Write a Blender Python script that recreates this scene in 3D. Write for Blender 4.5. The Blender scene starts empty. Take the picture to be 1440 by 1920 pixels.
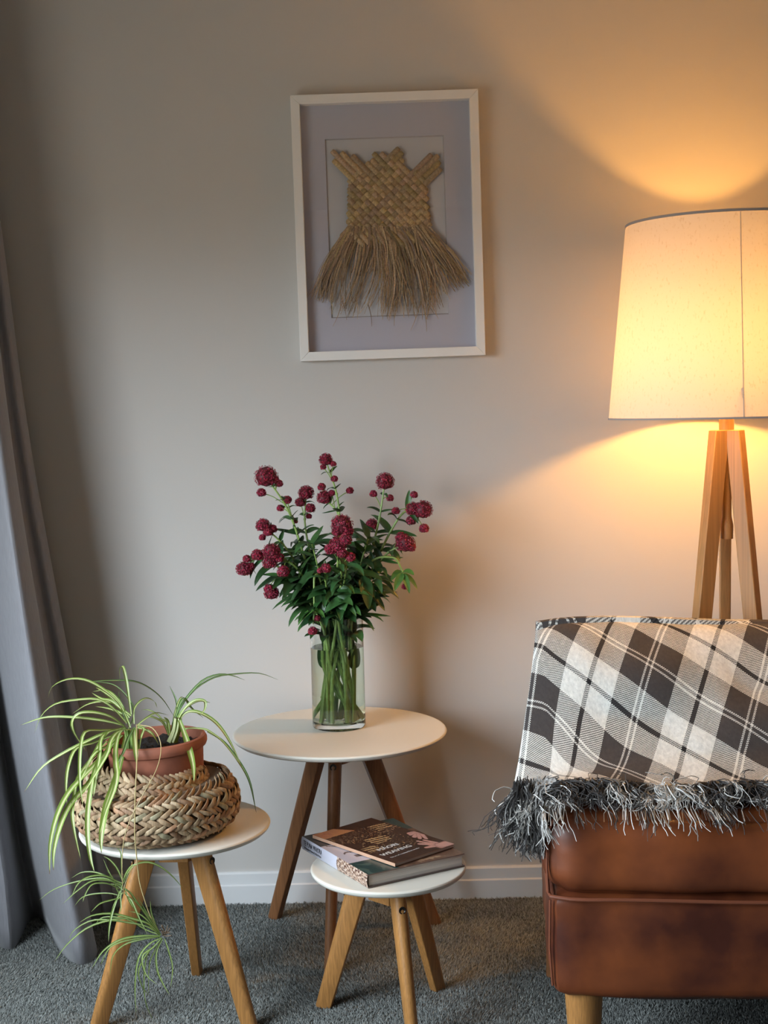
import bpy, math, random
import numpy as np
from mathutils import Vector, Matrix, Quaternion, noise as mnoise
random.seed(7)
R = math.radians
SC = bpy.context.scene
COL = SC.collection

# ------------------------------------------------------------------ camera
FPX, PITCH, ROLL, CH = 2550.0, R(4.5), R(1.35), 1.234
WALL_Y = 3.32
_f = Vector((0, math.cos(PITCH), -math.sin(PITCH)))
_u0 = Vector((0, math.sin(PITCH), math.cos(PITCH)))
_r0 = Vector((1, 0, 0))
_u = _u0 * math.cos(ROLL) + _r0 * math.sin(ROLL)
_r = _r0 * math.cos(ROLL) - _u0 * math.sin(ROLL)
cd = bpy.data.cameras.new('camera'); cam = bpy.data.objects.new('camera', cd); COL.objects.link(cam)
mw = Matrix.Identity(4)
for i in range(3):
    mw[i][0] = _r[i]; mw[i][1] = _u[i]; mw[i][2] = -_f[i]
mw[2][3] = CH
cam.matrix_world = mw
cd.sensor_fit = 'VERTICAL'; cd.sensor_height = 24.0; cd.lens = 24.0 * FPX / 1920.0
cd.clip_start = 0.05
SC.camera = cam

def ray(px, py):
    return _f * FPX + _r * (px - 720) - _u * (py - 960)
def at(px, py, y):                 # point of the photograph at distance y into the room
    d = ray(px, py); t = y / d.y
    return Vector((0, 0, CH)) + d * t
def on(px, py, z):                 # point of the photograph on the level z
    d = ray(px, py); t = (z - CH) / d.z
    return Vector((0, 0, CH)) + d * t

# ------------------------------------------------------------------ light
SC.view_settings.view_transform = 'Standard'
SC.view_settings.look = 'None'
SC.view_settings.exposure = 0.0
SC.view_settings.gamma = 1.0
SC.view_settings.use_curve_mapping = False
world = bpy.data.worlds.new('sky'); SC.world = world; world.use_nodes = True
bg = world.node_tree.nodes['Background']
bg.inputs[1].default_value = 18.5
_N, _K = world.node_tree.nodes, world.node_tree.links      # overcast sky above, dull ground below the horizon
_tc = _N.new('ShaderNodeTexCoord'); _sp = _N.new('ShaderNodeSeparateXYZ'); _rp = _N.new('ShaderNodeValToRGB')
_mr = _N.new('ShaderNodeMapRange'); _mr.inputs[1].default_value = -1; _mr.inputs[2].default_value = 1
_rp.color_ramp.elements[0].position = .47; _rp.color_ramp.elements[0].color = (.16, .15, .125, 1)
_rp.color_ramp.elements[1].position = .53; _rp.color_ramp.elements[1].color = (.78, .90, 1.0, 1)
_K.new(_tc.outputs['Generated'], _sp.inputs[0]); _K.new(_sp.outputs[2], _mr.inputs[0]); _K.new(_mr.outputs[0], _rp.inputs[0]); _K.new(_rp.outputs[0], bg.inputs[0])
WX = -1.35                         # left wall
WIN = dict(y0=0.75, y1=2.35, z0=0.50, z1=1.72)
pl = bpy.data.lights.new('window_portal', 'AREA'); pl.shape = 'RECTANGLE'
pl.size = WIN['z1'] - WIN['z0']; pl.size_y = WIN['y1'] - WIN['y0']; pl.cycles.is_portal = True
po = bpy.data.objects.new('window_portal', pl); COL.objects.link(po)
po.location = (WX - 0.02, (WIN['y0'] + WIN['y1']) / 2, (WIN['z0'] + WIN['z1']) / 2)
po.rotation_euler = (0, R(-90), 0)
BULB_RADIANCE = 560.0

# ------------------------------------------------------------------ helpers
class MB:
    def __init__(s): s.v = []; s.f = []; s.m = []; s.uv = []; s.c = []; s.smooth = []
    def add(s, vs, fs, mi=0, uv=None, col=None, smooth=True):
        b = len(s.v); s.v += [tuple(p) for p in vs]
        for f in fs: s.f.append(tuple(b + i for i in f)); s.m.append(mi); s.smooth.append(smooth)
        s.uv += list(uv) if uv is not None else [(0, 0)] * len(vs)
        if col is None: col = (1, 1, 1)
        s.c += list(col) if (len(col) and hasattr(col[0], '__len__')) else [tuple(col)] * len(vs)
    def build(s, name, mats, parent=None, sharp=38, **k):
        me = bpy.data.meshes.new(name); me.from_pydata(s.v, [], s.f)
        if not isinstance(mats, (list, tuple)): mats = [mats]
        for m in mats: me.materials.append(m)
        me.polygons.foreach_set('material_index', s.m)
        me.polygons.foreach_set('use_smooth', s.smooth)
        uvl = me.uv_layers.new(name='UVMap')
        li = np.empty(len(me.loops), dtype=np.int32); me.loops.foreach_get('vertex_index', li)
        uvl.data.foreach_set('uv', np.array(s.uv, dtype=np.float32)[li].ravel())
        ca = me.color_attributes.new('Col', 'FLOAT_COLOR', 'POINT')
        c = np.ones((len(s.v), 4), dtype=np.float32); c[:, :3] = np.array(s.c, dtype=np.float32)
        ca.data.foreach_set('color', c.ravel())
        me.update()
        if sharp: me.set_sharp_from_angle(angle=R(sharp))
        return link(name, me, parent, **k)
def link(name, data, parent=None, **k):
    o = bpy.data.objects.new(name, data); COL.objects.link(o)
    if parent is not None: o.parent = parent
    for a, b in k.items(): o[a] = b
    return o
def thing(name, loc, label, cat, group=None, rz=0):
    o = bpy.data.objects.new(name, None); COL.objects.link(o); o.empty_display_size = .05
    o.location = loc; o.rotation_euler = (0, 0, rz); o['label'] = label; o['category'] = cat
    if group: o['group'] = group
    return o

def box(mb, x0, x1, y0, y1, z0, z1, mi=0, col=(1, 1, 1)):
    vs = [(x, y, z) for z in (z0, z1) for y in (y0, y1) for x in (x0, x1)]
    mb.add(vs, [(0, 2, 3, 1), (4, 5, 7, 6), (0, 1, 5, 4), (2, 6, 7, 3), (0, 4, 6, 2), (1, 3, 7, 5)], mi, col=col, smooth=False)
def lathe(mb, prof, n=64, mi=0, c=(0, 0, 0), closed=False, col=(1, 1, 1), fn=None):
    vs = []; uv = []
    for j, (r, z) in enumerate(prof):
        for i in range(n):
            a = 2 * math.pi * i / n
            p = Vector((r * math.cos(a), r * math.sin(a), z))
            if fn: p = fn(p, a)
            vs.append((c[0] + p.x, c[1] + p.y, c[2] + p.z)); uv.append((i / n, j / max(1, len(prof) - 1)))
    fs = []
    m = len(prof)
    for j in range(m if closed else m - 1):
        k = (j + 1) % m
        for i in range(n):
            i2 = (i + 1) % n
            fs.append((j * n + i, j * n + i2, k * n + i2, k * n + i))
    if not closed:
        if prof[0][0] > 1e-6: fs.append(tuple(range(n))[::-1])
        if prof[-1][0] > 1e-6: fs.append(tuple((m - 1) * n + i for i in range(n)))
    mb.add(vs, fs, mi, uv=uv, col=col)
def catmull(pts, n):
    pts = [Vector(p) for p in pts]
    P = [pts[0] * 2 - pts[1]] + pts + [pts[-1] * 2 - pts[-2]]
    out = []
    k = len(pts) - 1
    for i in range(n + 1):
        t = i / n * k; s = min(int(t), k - 1); t -= s
        p0, p1, p2, p3 = P[s:s + 4]
        out.append(.5 * ((2 * p1) + (p2 - p0) * t + (2 * p0 - 5 * p1 + 4 * p2 - p3) * t * t + (3 * p1 - p0 - 3 * p2 + p3) * t ** 3))
    return out
def tube(mb, pts, rad, n=6, mi=0, col=(1, 1, 1), cap=True, squash=None):
    L = len(pts); pts = [Vector(p) for p in pts]
    rf = rad if callable(rad) else (lambda t: rad)
    T = [(pts[min(i + 1, L - 1)] - pts[max(i - 1, 0)]).normalized() for i in range(L)]
    a = T[0].orthogonal().normalized()
    vs = []; uv = []
    for i in range(L):
        a = (a - T[i] * a.dot(T[i]))
        a = a.normalized() if a.length > 1e-6 else T[i].orthogonal().normalized()
        b = T[i].cross(a); r = rf(i / (L - 1))
        for k in range(n):
            w = 2 * math.pi * k / n
            vs.append(pts[i] + a * (r * math.cos(w)) + b * (r * math.sin(w))); uv.append((k / n, i / (L - 1)))
    fs = [(i * n + k, i * n + (k + 1) % n, (i + 1) * n + (k + 1) % n, (i + 1) * n + k) for i in range(L - 1) for k in range(n)]
    if cap: fs += [tuple(range(n))[::-1], tuple((L - 1) * n + k for k in range(n))]
    mb.add(vs, fs, mi, uv=uv, col=col)
def ribbon(mb, pts, width, nrm, mi=0, fold=.25, nx=4, col=(1, 1, 1), twist=0.0, thick=0.0):
    """leaf blade along pts; nrm = upward side hint; fold = V depth as share of width"""
    L = len(pts); pts = [Vector(p) for p in pts]
    wf = width if callable(width) else (lambda t: width)
    vs = []; uv = []
    nrm = Vector(nrm)
    for i in range(L):
        T = (pts[min(i + 1, L - 1)] - pts[max(i - 1, 0)]).normalized()
        s = T.cross(nrm)
        if s.length < .05: s = T.orthogonal()
        s.normalize(); n = s.cross(T).normalized()
        t = i / (L - 1)
        if twist:
            q = Quaternion(T, twist * t); s = q @ s; n = q @ n
        w = wf(t)
        for k in range(nx + 1):
            u = k / nx * 2 - 1
            vs.append(pts[i] + s * (u * w / 2) + n * (abs(u) * w * fold)); uv.append((k / nx, t))
    m = nx + 1
    fs = [(i * m + k, i * m + k + 1, (i + 1) * m + k + 1, (i + 1) * m + k) for i in range(L - 1) for k in range(nx)]
    mb.add(vs, fs, mi, uv=uv, col=col)
def solidify(o, t, off=-1):
    m = o.modifiers.new('sol', 'SOLIDIFY'); m.thickness = t; m.offset = off; return o
def bevel(o, w, n=2):
    m = o.modifiers.new('bev', 'BEVEL'); m.width = w; m.segments = n; m.limit_method = 'ANGLE'; m.angle_limit = R(30); return o

# materials ---------------------------------------------------------
def mat(name, color=(.5, .5, .5), rough=.6, metal=0.0, spec=.5, noise=None, bump=None, vcol=False, coord='Object', **kw):
    """noise=(scale(xyz), amount, detail); bump=(scale(xyz), strength, distance)"""
    m = bpy.data.materials.new(name); m.use_nodes = True
    nt = m.node_tree; N = nt.nodes; K = nt.links
    b = N['Principled BSDF']
    b.inputs['Base Color'].default_value = (*color, 1); b.inputs['Roughness'].default_value = rough
    b.inputs['Metallic'].default_value = metal; b.inputs['Specular IOR Level'].default_value = spec
    for k, v in kw.items(): b.inputs[k].default_value = v
    tc = N.new('ShaderNodeTexCoord')
    def mapped(sc):
        mp = N.new('ShaderNodeMapping'); mp.inputs['Scale'].default_value = sc
        K.new(tc.outputs[coord], mp.inputs[0]); return mp.outputs[0]
    src = None
    if vcol:
        a = N.new('ShaderNodeAttribute'); a.attribute_name = 'Col'; src = a.outputs['Color']
        mx = N.new('ShaderNodeMix'); mx.data_type = 'RGBA'; mx.blend_type = 'MULTIPLY'; mx.inputs[0].default_value = 1
        K.new(src, mx.inputs[6]); mx.inputs[7].default_value = (*color, 1); src = mx.outputs[2]
    if noise:
        sc, am, det = noise
        no = N.new('ShaderNodeTexNoise'); no.inputs['Detail'].default_value = det; no.inputs['Scale'].default_value = 1
        K.new(mapped(sc), no.inputs[0])
        mr = N.new('ShaderNodeMapRange'); mr.inputs[1].default_value = .3; mr.inputs[2].default_value = .7
        mr.inputs[3].default_value = 1 - am; mr.inputs[4].default_value = 1 + am * .5
        K.new(no.outputs[0], mr.inputs[0])
        mx = N.new('ShaderNodeMix'); mx.data_type = 'RGBA'; mx.blend_type = 'MULTIPLY'; mx.inputs[0].default_value = 1
        if src is None: mx.inputs[6].default_value = (*color, 1)
        else: K.new(src, mx.inputs[6])
        K.new(mr.outputs[0], mx.inputs[7]); src = mx.outputs[2]
    if src is not None: K.new(src, b.inputs['Base Color'])
    if bump:
        sc, st, di = bump
        no = N.new('ShaderNodeTexNoise'); no.inputs['Detail'].default_value = 4; no.inputs['Scale'].default_value = 1
        K.new(mapped(sc), no.inputs[0])
        bp = N.new('ShaderNodeBump'); bp.inputs['Strength'].default_value = st; bp.inputs['Distance'].default_value = di
        K.new(no.outputs[0], bp.inputs['Height']); K.new(bp.outputs[0], b.inputs['Normal'])
    return m
def nodes(m): return m.node_tree.nodes, m.node_tree.links, m.node_tree.nodes['Principled BSDF']

M_wall = mat('wall_paint', (.60, .565, .53), .75, bump=((260, 260, 260), .12, .001))
M_ceil = mat('ceiling_paint', (.70, .67, .62), .9)
M_skirt = mat('skirting_paint', (.80, .80, .80), .45)
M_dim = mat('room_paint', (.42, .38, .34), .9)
M_white = mat('frame_white', (.86, .83, .80), .4)
M_mat = mat('mat_board', (.53, .51, .58), .9, bump=((900, 900, 900), .1, .0005))
M_mat2 = mat('backing_board', (.60, .585, .61), .9)
M_core = mat('mat_core', (.47, .43, .44), .8)
M_flax = mat('dried_flax', (.52, .36, .195), .55, vcol=True, noise=((300, 40, 300), .35, 3))
M_wood = mat('oak_wood', (.43, .20, .058), .42, noise=((40, 40, 4), .30, 5), bump=((90, 90, 8), .12, .001), coord='Generated')
M_wood2 = mat('brown_wood', (.27, .115, .045), .45, noise=((40, 40, 4), .30, 5), bump=((90, 90, 8), .12, .001), coord='Generated')
M_lampwood = mat('lamp_wood', (.42, .225, .085), .5, noise=((30, 30, 3), .25, 5), coord='Generated')
M_top = mat('painted_top', (.74, .71, .63), .5, bump=((40, 40, 40), .04, .001))
M_terra = mat('terracotta', (.35, .115, .065), .7, noise=((22, 22, 22), .28, 4), bump=((120, 120, 120), .15, .001))
M_soil = mat('soil', (.022, .016, .014), .95, noise=((150, 150, 150), .6, 4), bump=((90, 90, 90), 1.0, .01))
M_grass = [mat('seagrass_a', (.38, .255, .145), .65, noise=((400, 60, 60), .3, 3)),
           mat('seagrass_b', (.47, .34, .205), .6, noise=((400, 60, 60), .3, 3)),
           mat('seagrass_c', (.27, .155, .085), .65, noise=((400, 60, 60), .3, 3)),
           mat('seagrass_d', (.36, .31, .19), .65, noise=((400, 60, 60), .3, 3)),
           mat('seagrass_e', (.40, .22, .12), .65, noise=((400, 60, 60), .3, 3))]
M_basketin = mat('basket_inside', (.09, .055, .03), .9)
M_stem = mat('valerian_stem', (.27, .40, .10), .45, noise=((60, 60, 60), .25, 3))
M_vleaf = mat('valerian_leaf', (.030, .085, .022), .42, vcol=True, noise=((70, 70, 70), .25, 3))
M_flower = mat('valerian_flower', (.25, .008, .028), .6, vcol=True)
M_screw = mat('screw_metal', (.05, .045, .04), .35, metal=.8)
M_runner = mat('runner_stem', (.42, .33, .15), .5)
M_root = mat('aerial_root', (.16, .11, .07), .8)
M_page = mat('book_pages', (.62, .56, .50), .8, noise=((3, 3, 900), .25, 2))
M_print = mat('printed_cover', (1, 1, 1), .28, vcol=True, spec=.5)
M_ink_white = mat('print_white', (.75, .70, .66), .5)
M_ink_dark = mat('print_dark', (.06, .06, .07), .5)
M_fringe = mat('wool_yarn', (1, 1, 1), .9, vcol=True)
M_seam = mat('seam_leather', (.19, .055, .025), .5)
M_bulb = mat('bulb_glass', (1, .7, .4), .4)
N, K, b = nodes(M_bulb); b.inputs['Emission Color'].default_value = (1, .47, .095, 1); b.inputs['Emission Strength'].default_value = BULB_RADIANCE
M_metal = mat('brushed_metal', (.5, .48, .45), .35, metal=1)
M_tape = mat('shade_edge_tape', (.42, .36, .33), .8)
M_cloth_dark = mat('lining', (.06, .065, .08), .9)

# carpet
M_carpet = mat('carpet_wool', (.15, .165, .158), .95, noise=((5, 7, 5), .45, 4), bump=((500, 500, 500), .6, .004))
M_pile = mat('carpet_pile', (.36, .375, .355), .95, vcol=True)
# leather: brown with tan worn patches and a fine grain
M_leather = mat('leather', (.26, .075, .022), .40, spec=.45, bump=((60, 60, 60), .22, .0015))
N, K, b = nodes(M_leather)
tc = N.new('ShaderNodeTexCoord'); no = N.new('ShaderNodeTexNoise'); no.inputs['Scale'].default_value = 5.5; no.inputs['Detail'].default_value = 5
rp = N.new('ShaderNodeValToRGB'); rp.color_ramp.elements[0].position = .36; rp.color_ramp.elements[0].color = (.065, .015, .008, 1)
rp.color_ramp.elements[1].position = .68; rp.color_ramp.elements[1].color = (.25, .066, .018, 1)
K.new(tc.outputs['Object'], no.inputs[0]); K.new(no.outputs[0], rp.inputs[0]); K.new(rp.outputs[0], b.inputs['Base Color'])
# curtain cloth
M_curtain = mat('curtain_cloth', (.27, .265, .285), .9, noise=((300, 300, 30), .12, 2), bump=((700, 700, 700), .25, .001))
nodes(M_curtain)[2].inputs['Sheen Weight'].default_value = .3
# spider leaf: pale centre stripe, green margins
def leafmat(name, green, pale):
    m = mat(name, green, .42); N, K, b = nodes(m)
    uv = N.new('ShaderNodeUVMap'); sp = N.new('ShaderNodeSeparateXYZ'); K.new(uv.outputs[0], sp.inputs[0])
    rp = N.new('ShaderNodeValToRGB'); e = rp.color_ramp.elements
    e[0].position = 0; e[0].color = (*green, 1); e[1].position = 1; e[1].color = (*green, 1)
    for p, c in ((.27, green), (.36, pale), (.64, pale), (.73, green)):
        q = e.new(p); q.color = (*c, 1)
    K.new(sp.outputs[0], rp.inputs[0])
    tip = N.new('ShaderNodeMapRange'); tip.inputs[1].default_value = .965; tip.inputs[2].default_value = .99
    K.new(sp.outputs[1], tip.inputs[0])
    mx = N.new('ShaderNodeMix'); mx.data_type = 'RGBA'; K.new(tip.outputs[0], mx.inputs[0]); K.new(rp.outputs[0], mx.inputs[6])
    mx.inputs[7].default_value = (.16, .08, .04, 1); K.new(mx.outputs[2], b.inputs['Base Color'])
    b.inputs['Subsurface Weight'].default_value = 0
    # thin blades let light through
    tr = N.new('ShaderNodeBsdfTranslucent'); K.new(mx.outputs[2], tr.inputs[0])
    ms = N.new('ShaderNodeMixShader'); ms.inputs[0].default_value = .3
    K.new(b.outputs[0], ms.inputs[1]); K.new(tr.outputs[0], ms.inputs[2]); K.new(ms.outputs[0], N['Material Output'].inputs[0])
    return m
M_sp1 = leafmat('spider_leaf', (.20, .30, .05), (.60, .63, .30))
M_sp2 = leafmat('spider_leaf_dark', (.075, .16, .035), (.30, .40, .17))
M_sp3 = leafmat('plantlet_leaf', (.12, .21, .038), (.38, .45, .17))
# thin picture glass
def thin_glass(name):
    m = bpy.data.materials.new(name); m.use_nodes = True; N = m.node_tree.nodes; K = m.node_tree.links
    N.remove(N['Principled BSDF']); t = N.new('ShaderNodeBsdfTransparent'); g = N.new('ShaderNodeBsdfGlossy'); g.inputs['Roughness'].default_value = .02
    lw = N.new('ShaderNodeLayerWeight'); lw.inputs[0].default_value = .5; pw = N.new('ShaderNodeMath'); pw.operation = 'POWER'; pw.inputs[1].default_value = 5
    ml = N.new('ShaderNodeMath'); ml.operation = 'MULTIPLY_ADD'; ml.inputs[1].default_value = .9; ml.inputs[2].default_value = .05; mx = N.new('ShaderNodeMixShader')
    K.new(lw.outputs['Facing'], pw.inputs[0]); K.new(pw.outputs[0], ml.inputs[0])
    K.new(ml.outputs[0], mx.inputs[0]); K.new(t.outputs[0], mx.inputs[1]); K.new(g.outputs[0], mx.inputs[2]); K.new(mx.outputs[0], N['Material Output'].inputs[0])
    return m
M_pane = thin_glass('picture_glass')
M_glass = mat('vase_glass', (.93, .97, .95), .0, **{'Transmission Weight': 1.0, 'IOR': 1.47})
M_water = mat('water', (.93, .97, .84), .0, **{'Transmission Weight': 1.0, 'IOR': 1.33})
# lamp shade: woven linen, lit from within
M_shade = bpy.data.materials.new('shade_linen'); M_shade.use_nodes = True
N = M_shade.node_tree.nodes; K = M_shade.node_tree.links
N.remove(N['Principled BSDF'])
df = N.new('ShaderNodeBsdfDiffuse'); tr = N.new('ShaderNodeBsdfTranslucent'); ms = N.new('ShaderNodeMixShader'); ms.inputs[0].default_value = .19
tc = N.new('ShaderNodeTexCoord'); mp = N.new('ShaderNodeMapping'); mp.inputs['Scale'].default_value = (220, 220, 110); no = N.new('ShaderNodeTexNoise'); no.inputs['Scale'].default_value = 1; no.inputs['Detail'].default_value = 5
rp = N.new('ShaderNodeValToRGB'); rp.color_ramp.elements[0].position = .24; rp.color_ramp.elements[0].color = (.54, .48, .42, 1); rp.color_ramp.elements[1].position = .42; rp.color_ramp.elements[1].color = (.66, .62, .60, 1)
K.new(tc.outputs['Object'], mp.inputs[0]); K.new(mp.outputs[0], no.inputs[0]); K.new(no.outputs[0], rp.inputs[0])
K.new(rp.outputs[0], df.inputs[0]); K.new(rp.outputs[0], tr.inputs[0]); K.new(df.outputs[0], ms.inputs[1]); K.new(tr.outputs[0], ms.inputs[2]); K.new(ms.outputs[0], N['Material Output'].inputs[0])
# tartan wool: warp and weft colour sequences crossed by a two-colour weave
M_plaid = mat('tartan_wool', (.5, .5, .5), .92, bump=((600, 600, 600), .35, .002))
N, K, b = nodes(M_plaid)
uv = N.new('ShaderNodeUVMap'); sp = N.new('ShaderNodeSeparateXYZ'); K.new(uv.outputs[0], sp.inputs[0])
CW = (.78, .76, .71, 1); CDK = (.055, .046, .044, 1); CB = (.008, .008, .010, 1)
def seq(sock):
    fr = N.new('ShaderNodeMath'); fr.operation = 'FRACT'; K.new(sock, fr.inputs[0])
    rp = N.new('ShaderNodeValToRGB'); rp.color_ramp.interpolation = 'CONSTANT'; e = rp.color_ramp.elements
    e[0].position = 0; e[0].color = CB; e[1].position = .022; e[1].color = CW
    for p, c in ((.245, CDK), (.455, CW), (.475, CDK), (.505, CW), (.525, CDK), (.755, CW), (.978, CB)):
        q = e.new(p); q.color = c
    K.new(fr.outputs[0], rp.inputs[0]); return rp.outputs[0]
WEAVE = 108
ck = N.new('ShaderNodeTexChecker'); ck.inputs['Scale'].default_value = WEAVE
ck.inputs['Color1'].default_value = (1, 1, 1, 1); ck.inputs['Color2'].default_value = (0, 0, 0, 1); K.new(uv.outputs[0], ck.inputs[0])
mx = N.new('ShaderNodeMix'); mx.data_type = 'RGBA'; K.new(ck.outputs['Fac'], mx.inputs[0]); K.new(seq(sp.outputs[0]), mx.inputs[6]); K.new(seq(sp.outputs[1]), mx.inputs[7])
no = N.new('ShaderNodeTexNoise'); no.inputs['Scale'].default_value = 26; no.inputs['Detail'].default_value = 8; no.inputs['Roughness'].default_value = .7; K.new(uv.outputs[0], no.inputs[0])
mr = N.new('ShaderNodeMapRange'); mr.inputs[1].default_value = .3; mr.inputs[2].default_value = .7; mr.inputs[3].default_value = .76; mr.inputs[4].default_value = 1.15; K.new(no.outputs[0], mr.inputs[0])
m2 = N.new('ShaderNodeMix'); m2.data_type = 'RGBA'; m2.blend_type = 'MULTIPLY'; m2.inputs[0].default_value = 1; K.new(mx.outputs[2], m2.inputs[6]); K.new(mr.outputs[0], m2.inputs[7])
K.new(m2.outputs[2], b.inputs['Base Color'])

# ------------------------------------------------------------------ room
RX, RY, RZ = 2.6, -2.0, 2.45
def struct(name, mb, m): return mb.build(name, m, kind='structure')
q = MB(); box(q, WX - .1, RX, RY, WALL_Y + .1, -.1, 0); struct('floor', q, M_carpet)
q = MB(); box(q, WX - .1, RX, RY, WALL_Y + .1, RZ, RZ + .1); struct('ceiling', q, M_ceil)
q = MB(); box(q, WX - .1, RX + .1, WALL_Y, WALL_Y + .1, 0, RZ); struct('wall_back', q, M_wall)
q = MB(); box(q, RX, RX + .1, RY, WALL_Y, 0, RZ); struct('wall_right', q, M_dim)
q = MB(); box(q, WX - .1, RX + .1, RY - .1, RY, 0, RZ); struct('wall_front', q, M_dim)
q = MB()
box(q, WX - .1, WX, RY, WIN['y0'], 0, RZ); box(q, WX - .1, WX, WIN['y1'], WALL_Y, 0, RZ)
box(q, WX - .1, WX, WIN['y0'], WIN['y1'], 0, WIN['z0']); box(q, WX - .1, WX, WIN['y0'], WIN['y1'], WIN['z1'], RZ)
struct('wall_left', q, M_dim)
wf = link('window_1', None); wf['kind'] = 'structure'
q = MB(); y0, y1, z0, z1 = WIN['y0'], WIN['y1'], WIN['z0'], WIN['z1']
for a in ((y0, y0 + .05, z0, z1), (y1 - .05, y1, z0, z1), (y0, y1, z0, z0 + .05), (y0, y1, z1 - .05, z1)):
    box(q, WX - .08, WX - .03, *a)
q.build('window_frame', M_skirt, wf)
q = MB(); box(q, WX - .02, WX + .05, y0 - .05, y1 + .05, z0 - .035, z0 - .005); q.build('window_sill', M_skirt, wf)
# skirting board with a step profile
q = MB()
prof = [(0, 0), (.014, 0), (.014, .047), (.010, .050), (.010, .076), (.006, .080), (0, .080)]
vs = [(x, WALL_Y - p, z) for x in (WX, RX) for p, z in prof]; n = len(prof)
q.add(vs, [(i, i + 1, n + i + 1, n + i) for i in range(n - 1)], smooth=False)
struct('baseboard_back', q, M_skirt)

# carpet pile: short tufts, leaning in brushed patches
def pile():
    rng = np.random.default_rng(3); n = 230000
    yy = rng.uniform(2.2, WALL_Y - .016, n); xx = rng.uniform(-1, 1, n) * (yy * .31 + .03)
    nz = np.array([mnoise.noise(Vector((x * 3.1, y * 4.3, 0))) + .5 * mnoise.noise(Vector((x * 9, y * 12, 3))) for x, y in zip(xx, yy)])
    nz2 = np.array([mnoise.noise(Vector((x * 2.7 + 9, y * 3.7, 5))) for x, y in zip(xx, yy)])
    h = rng.uniform(.004, .0075, n); w = rng.uniform(.0010, .0018, n)
    lx = nz * .006 + rng.normal(0, .0022, n); ly = nz2 * .006 + rng.normal(0, .0022, n)
    ang = rng.uniform(0, 6.28, n)
    V = np.empty((n, 4, 3), dtype=np.float32)
    for k in range(3):
        V[:, k, 0] = xx + w * np.cos(ang + k * 2.094); V[:, k, 1] = yy + w * np.sin(ang + k * 2.094); V[:, k, 2] = 0
    V[:, 3, 0] = xx + lx; V[:, 3, 1] = yy + ly; V[:, 3, 2] = h
    V[:, :, 1] = np.minimum(V[:, :, 1], WALL_Y - .0145)
    base = (np.arange(n) * 4)[:, None]
    Fc = np.concatenate([base + np.array([0, 1, 3]), base + np.array([1, 2, 3]), base + np.array([2, 0, 3])]).astype(np.int32)
    me = bpy.data.meshes.new('carpet_pile'); me.vertices.add(n * 4); me.vertices.foreach_set('co', V.ravel())
    nf = len(Fc); me.loops.add(nf * 3); me.loops.foreach_set('vertex_index', Fc.ravel()); me.polygons.add(nf)
    me.polygons.foreach_set('loop_start', np.arange(nf, dtype=np.int32) * 3)
    me.update(calc_edges=True)
    ca = me.color_attributes.new('Col', 'FLOAT_COLOR', 'POINT')
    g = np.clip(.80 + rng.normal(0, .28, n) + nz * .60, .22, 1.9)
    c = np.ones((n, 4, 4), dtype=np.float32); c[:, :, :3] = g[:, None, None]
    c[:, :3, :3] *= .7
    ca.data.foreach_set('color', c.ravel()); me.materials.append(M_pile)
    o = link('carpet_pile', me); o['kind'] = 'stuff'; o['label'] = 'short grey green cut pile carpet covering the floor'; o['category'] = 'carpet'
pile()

# ------------------------------------------------------------------ curtain
def curtain():
    t = thing('curtain', (-.95, 3.05, 0), 'long grey cloth curtain hanging in folds beside the window at far left', 'curtain')
    fl = [on(-330, 1800, 0), on(-240, 1700, 0), on(-150, 1850, 0), on(-75, 1750, 0), on(28, 1783, 0), on(62, 1722, 0), on(100, 1772, 0), on(150, 1812, 0), on(182, 1783, 0), on(170, 1745, 0), on(184, 1728, 0), on(204, 1724, 0), on(214, 1706, 0), on(206, 1692, 0)]
    path = catmull([(p.x, p.y, 0) for p in fl], 150)
    ox, oy = t.location.x, t.location.y
    vs = []; uv = []; nz = 44; L = len(path); xr = path[-1].x; H = 2.25
    for j in range(nz + 1):
        z = H * j / nz; k = j / nz
        for i, p in enumerate(path):
            s = .80 + .20 * (1 - k)
            x = xr + (p.x - xr) * s - .106 * z - .02 * math.sin(k * 3.14)
            y = p.y + (3.13 - p.y) * .35 * k
            x += .012 * mnoise.noise(Vector((i * .05, z * 1.3, 0))); y += .012 * mnoise.noise(Vector((i * .06, z * 1.1, 4)))
            if z < .16: x += .010 * math.sin(i * .23) * (1 - z / .16)
            vs.append((x - ox, min(y, WALL_Y - .03) - oy, z + .004)); uv.append((i / L, k))
    fs = [(j * L + i, j * L + i + 1, (j + 1) * L + i + 1, (j + 1) * L + i) for j in range(nz) for i in range(L - 1)]
    q = MB(); q.add(vs, fs, uv=uv); o = q.build('curtain_panel', M_curtain, t); solidify(o, .003)
    q = MB(); tube(q, [(WX + .06 - ox, .5 - oy, 2.27), (WX + .06 - ox, 3.25 - oy, 2.27)], .012, 12); q.build('curtain_rod', M_metal, t)
curtain()

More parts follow.
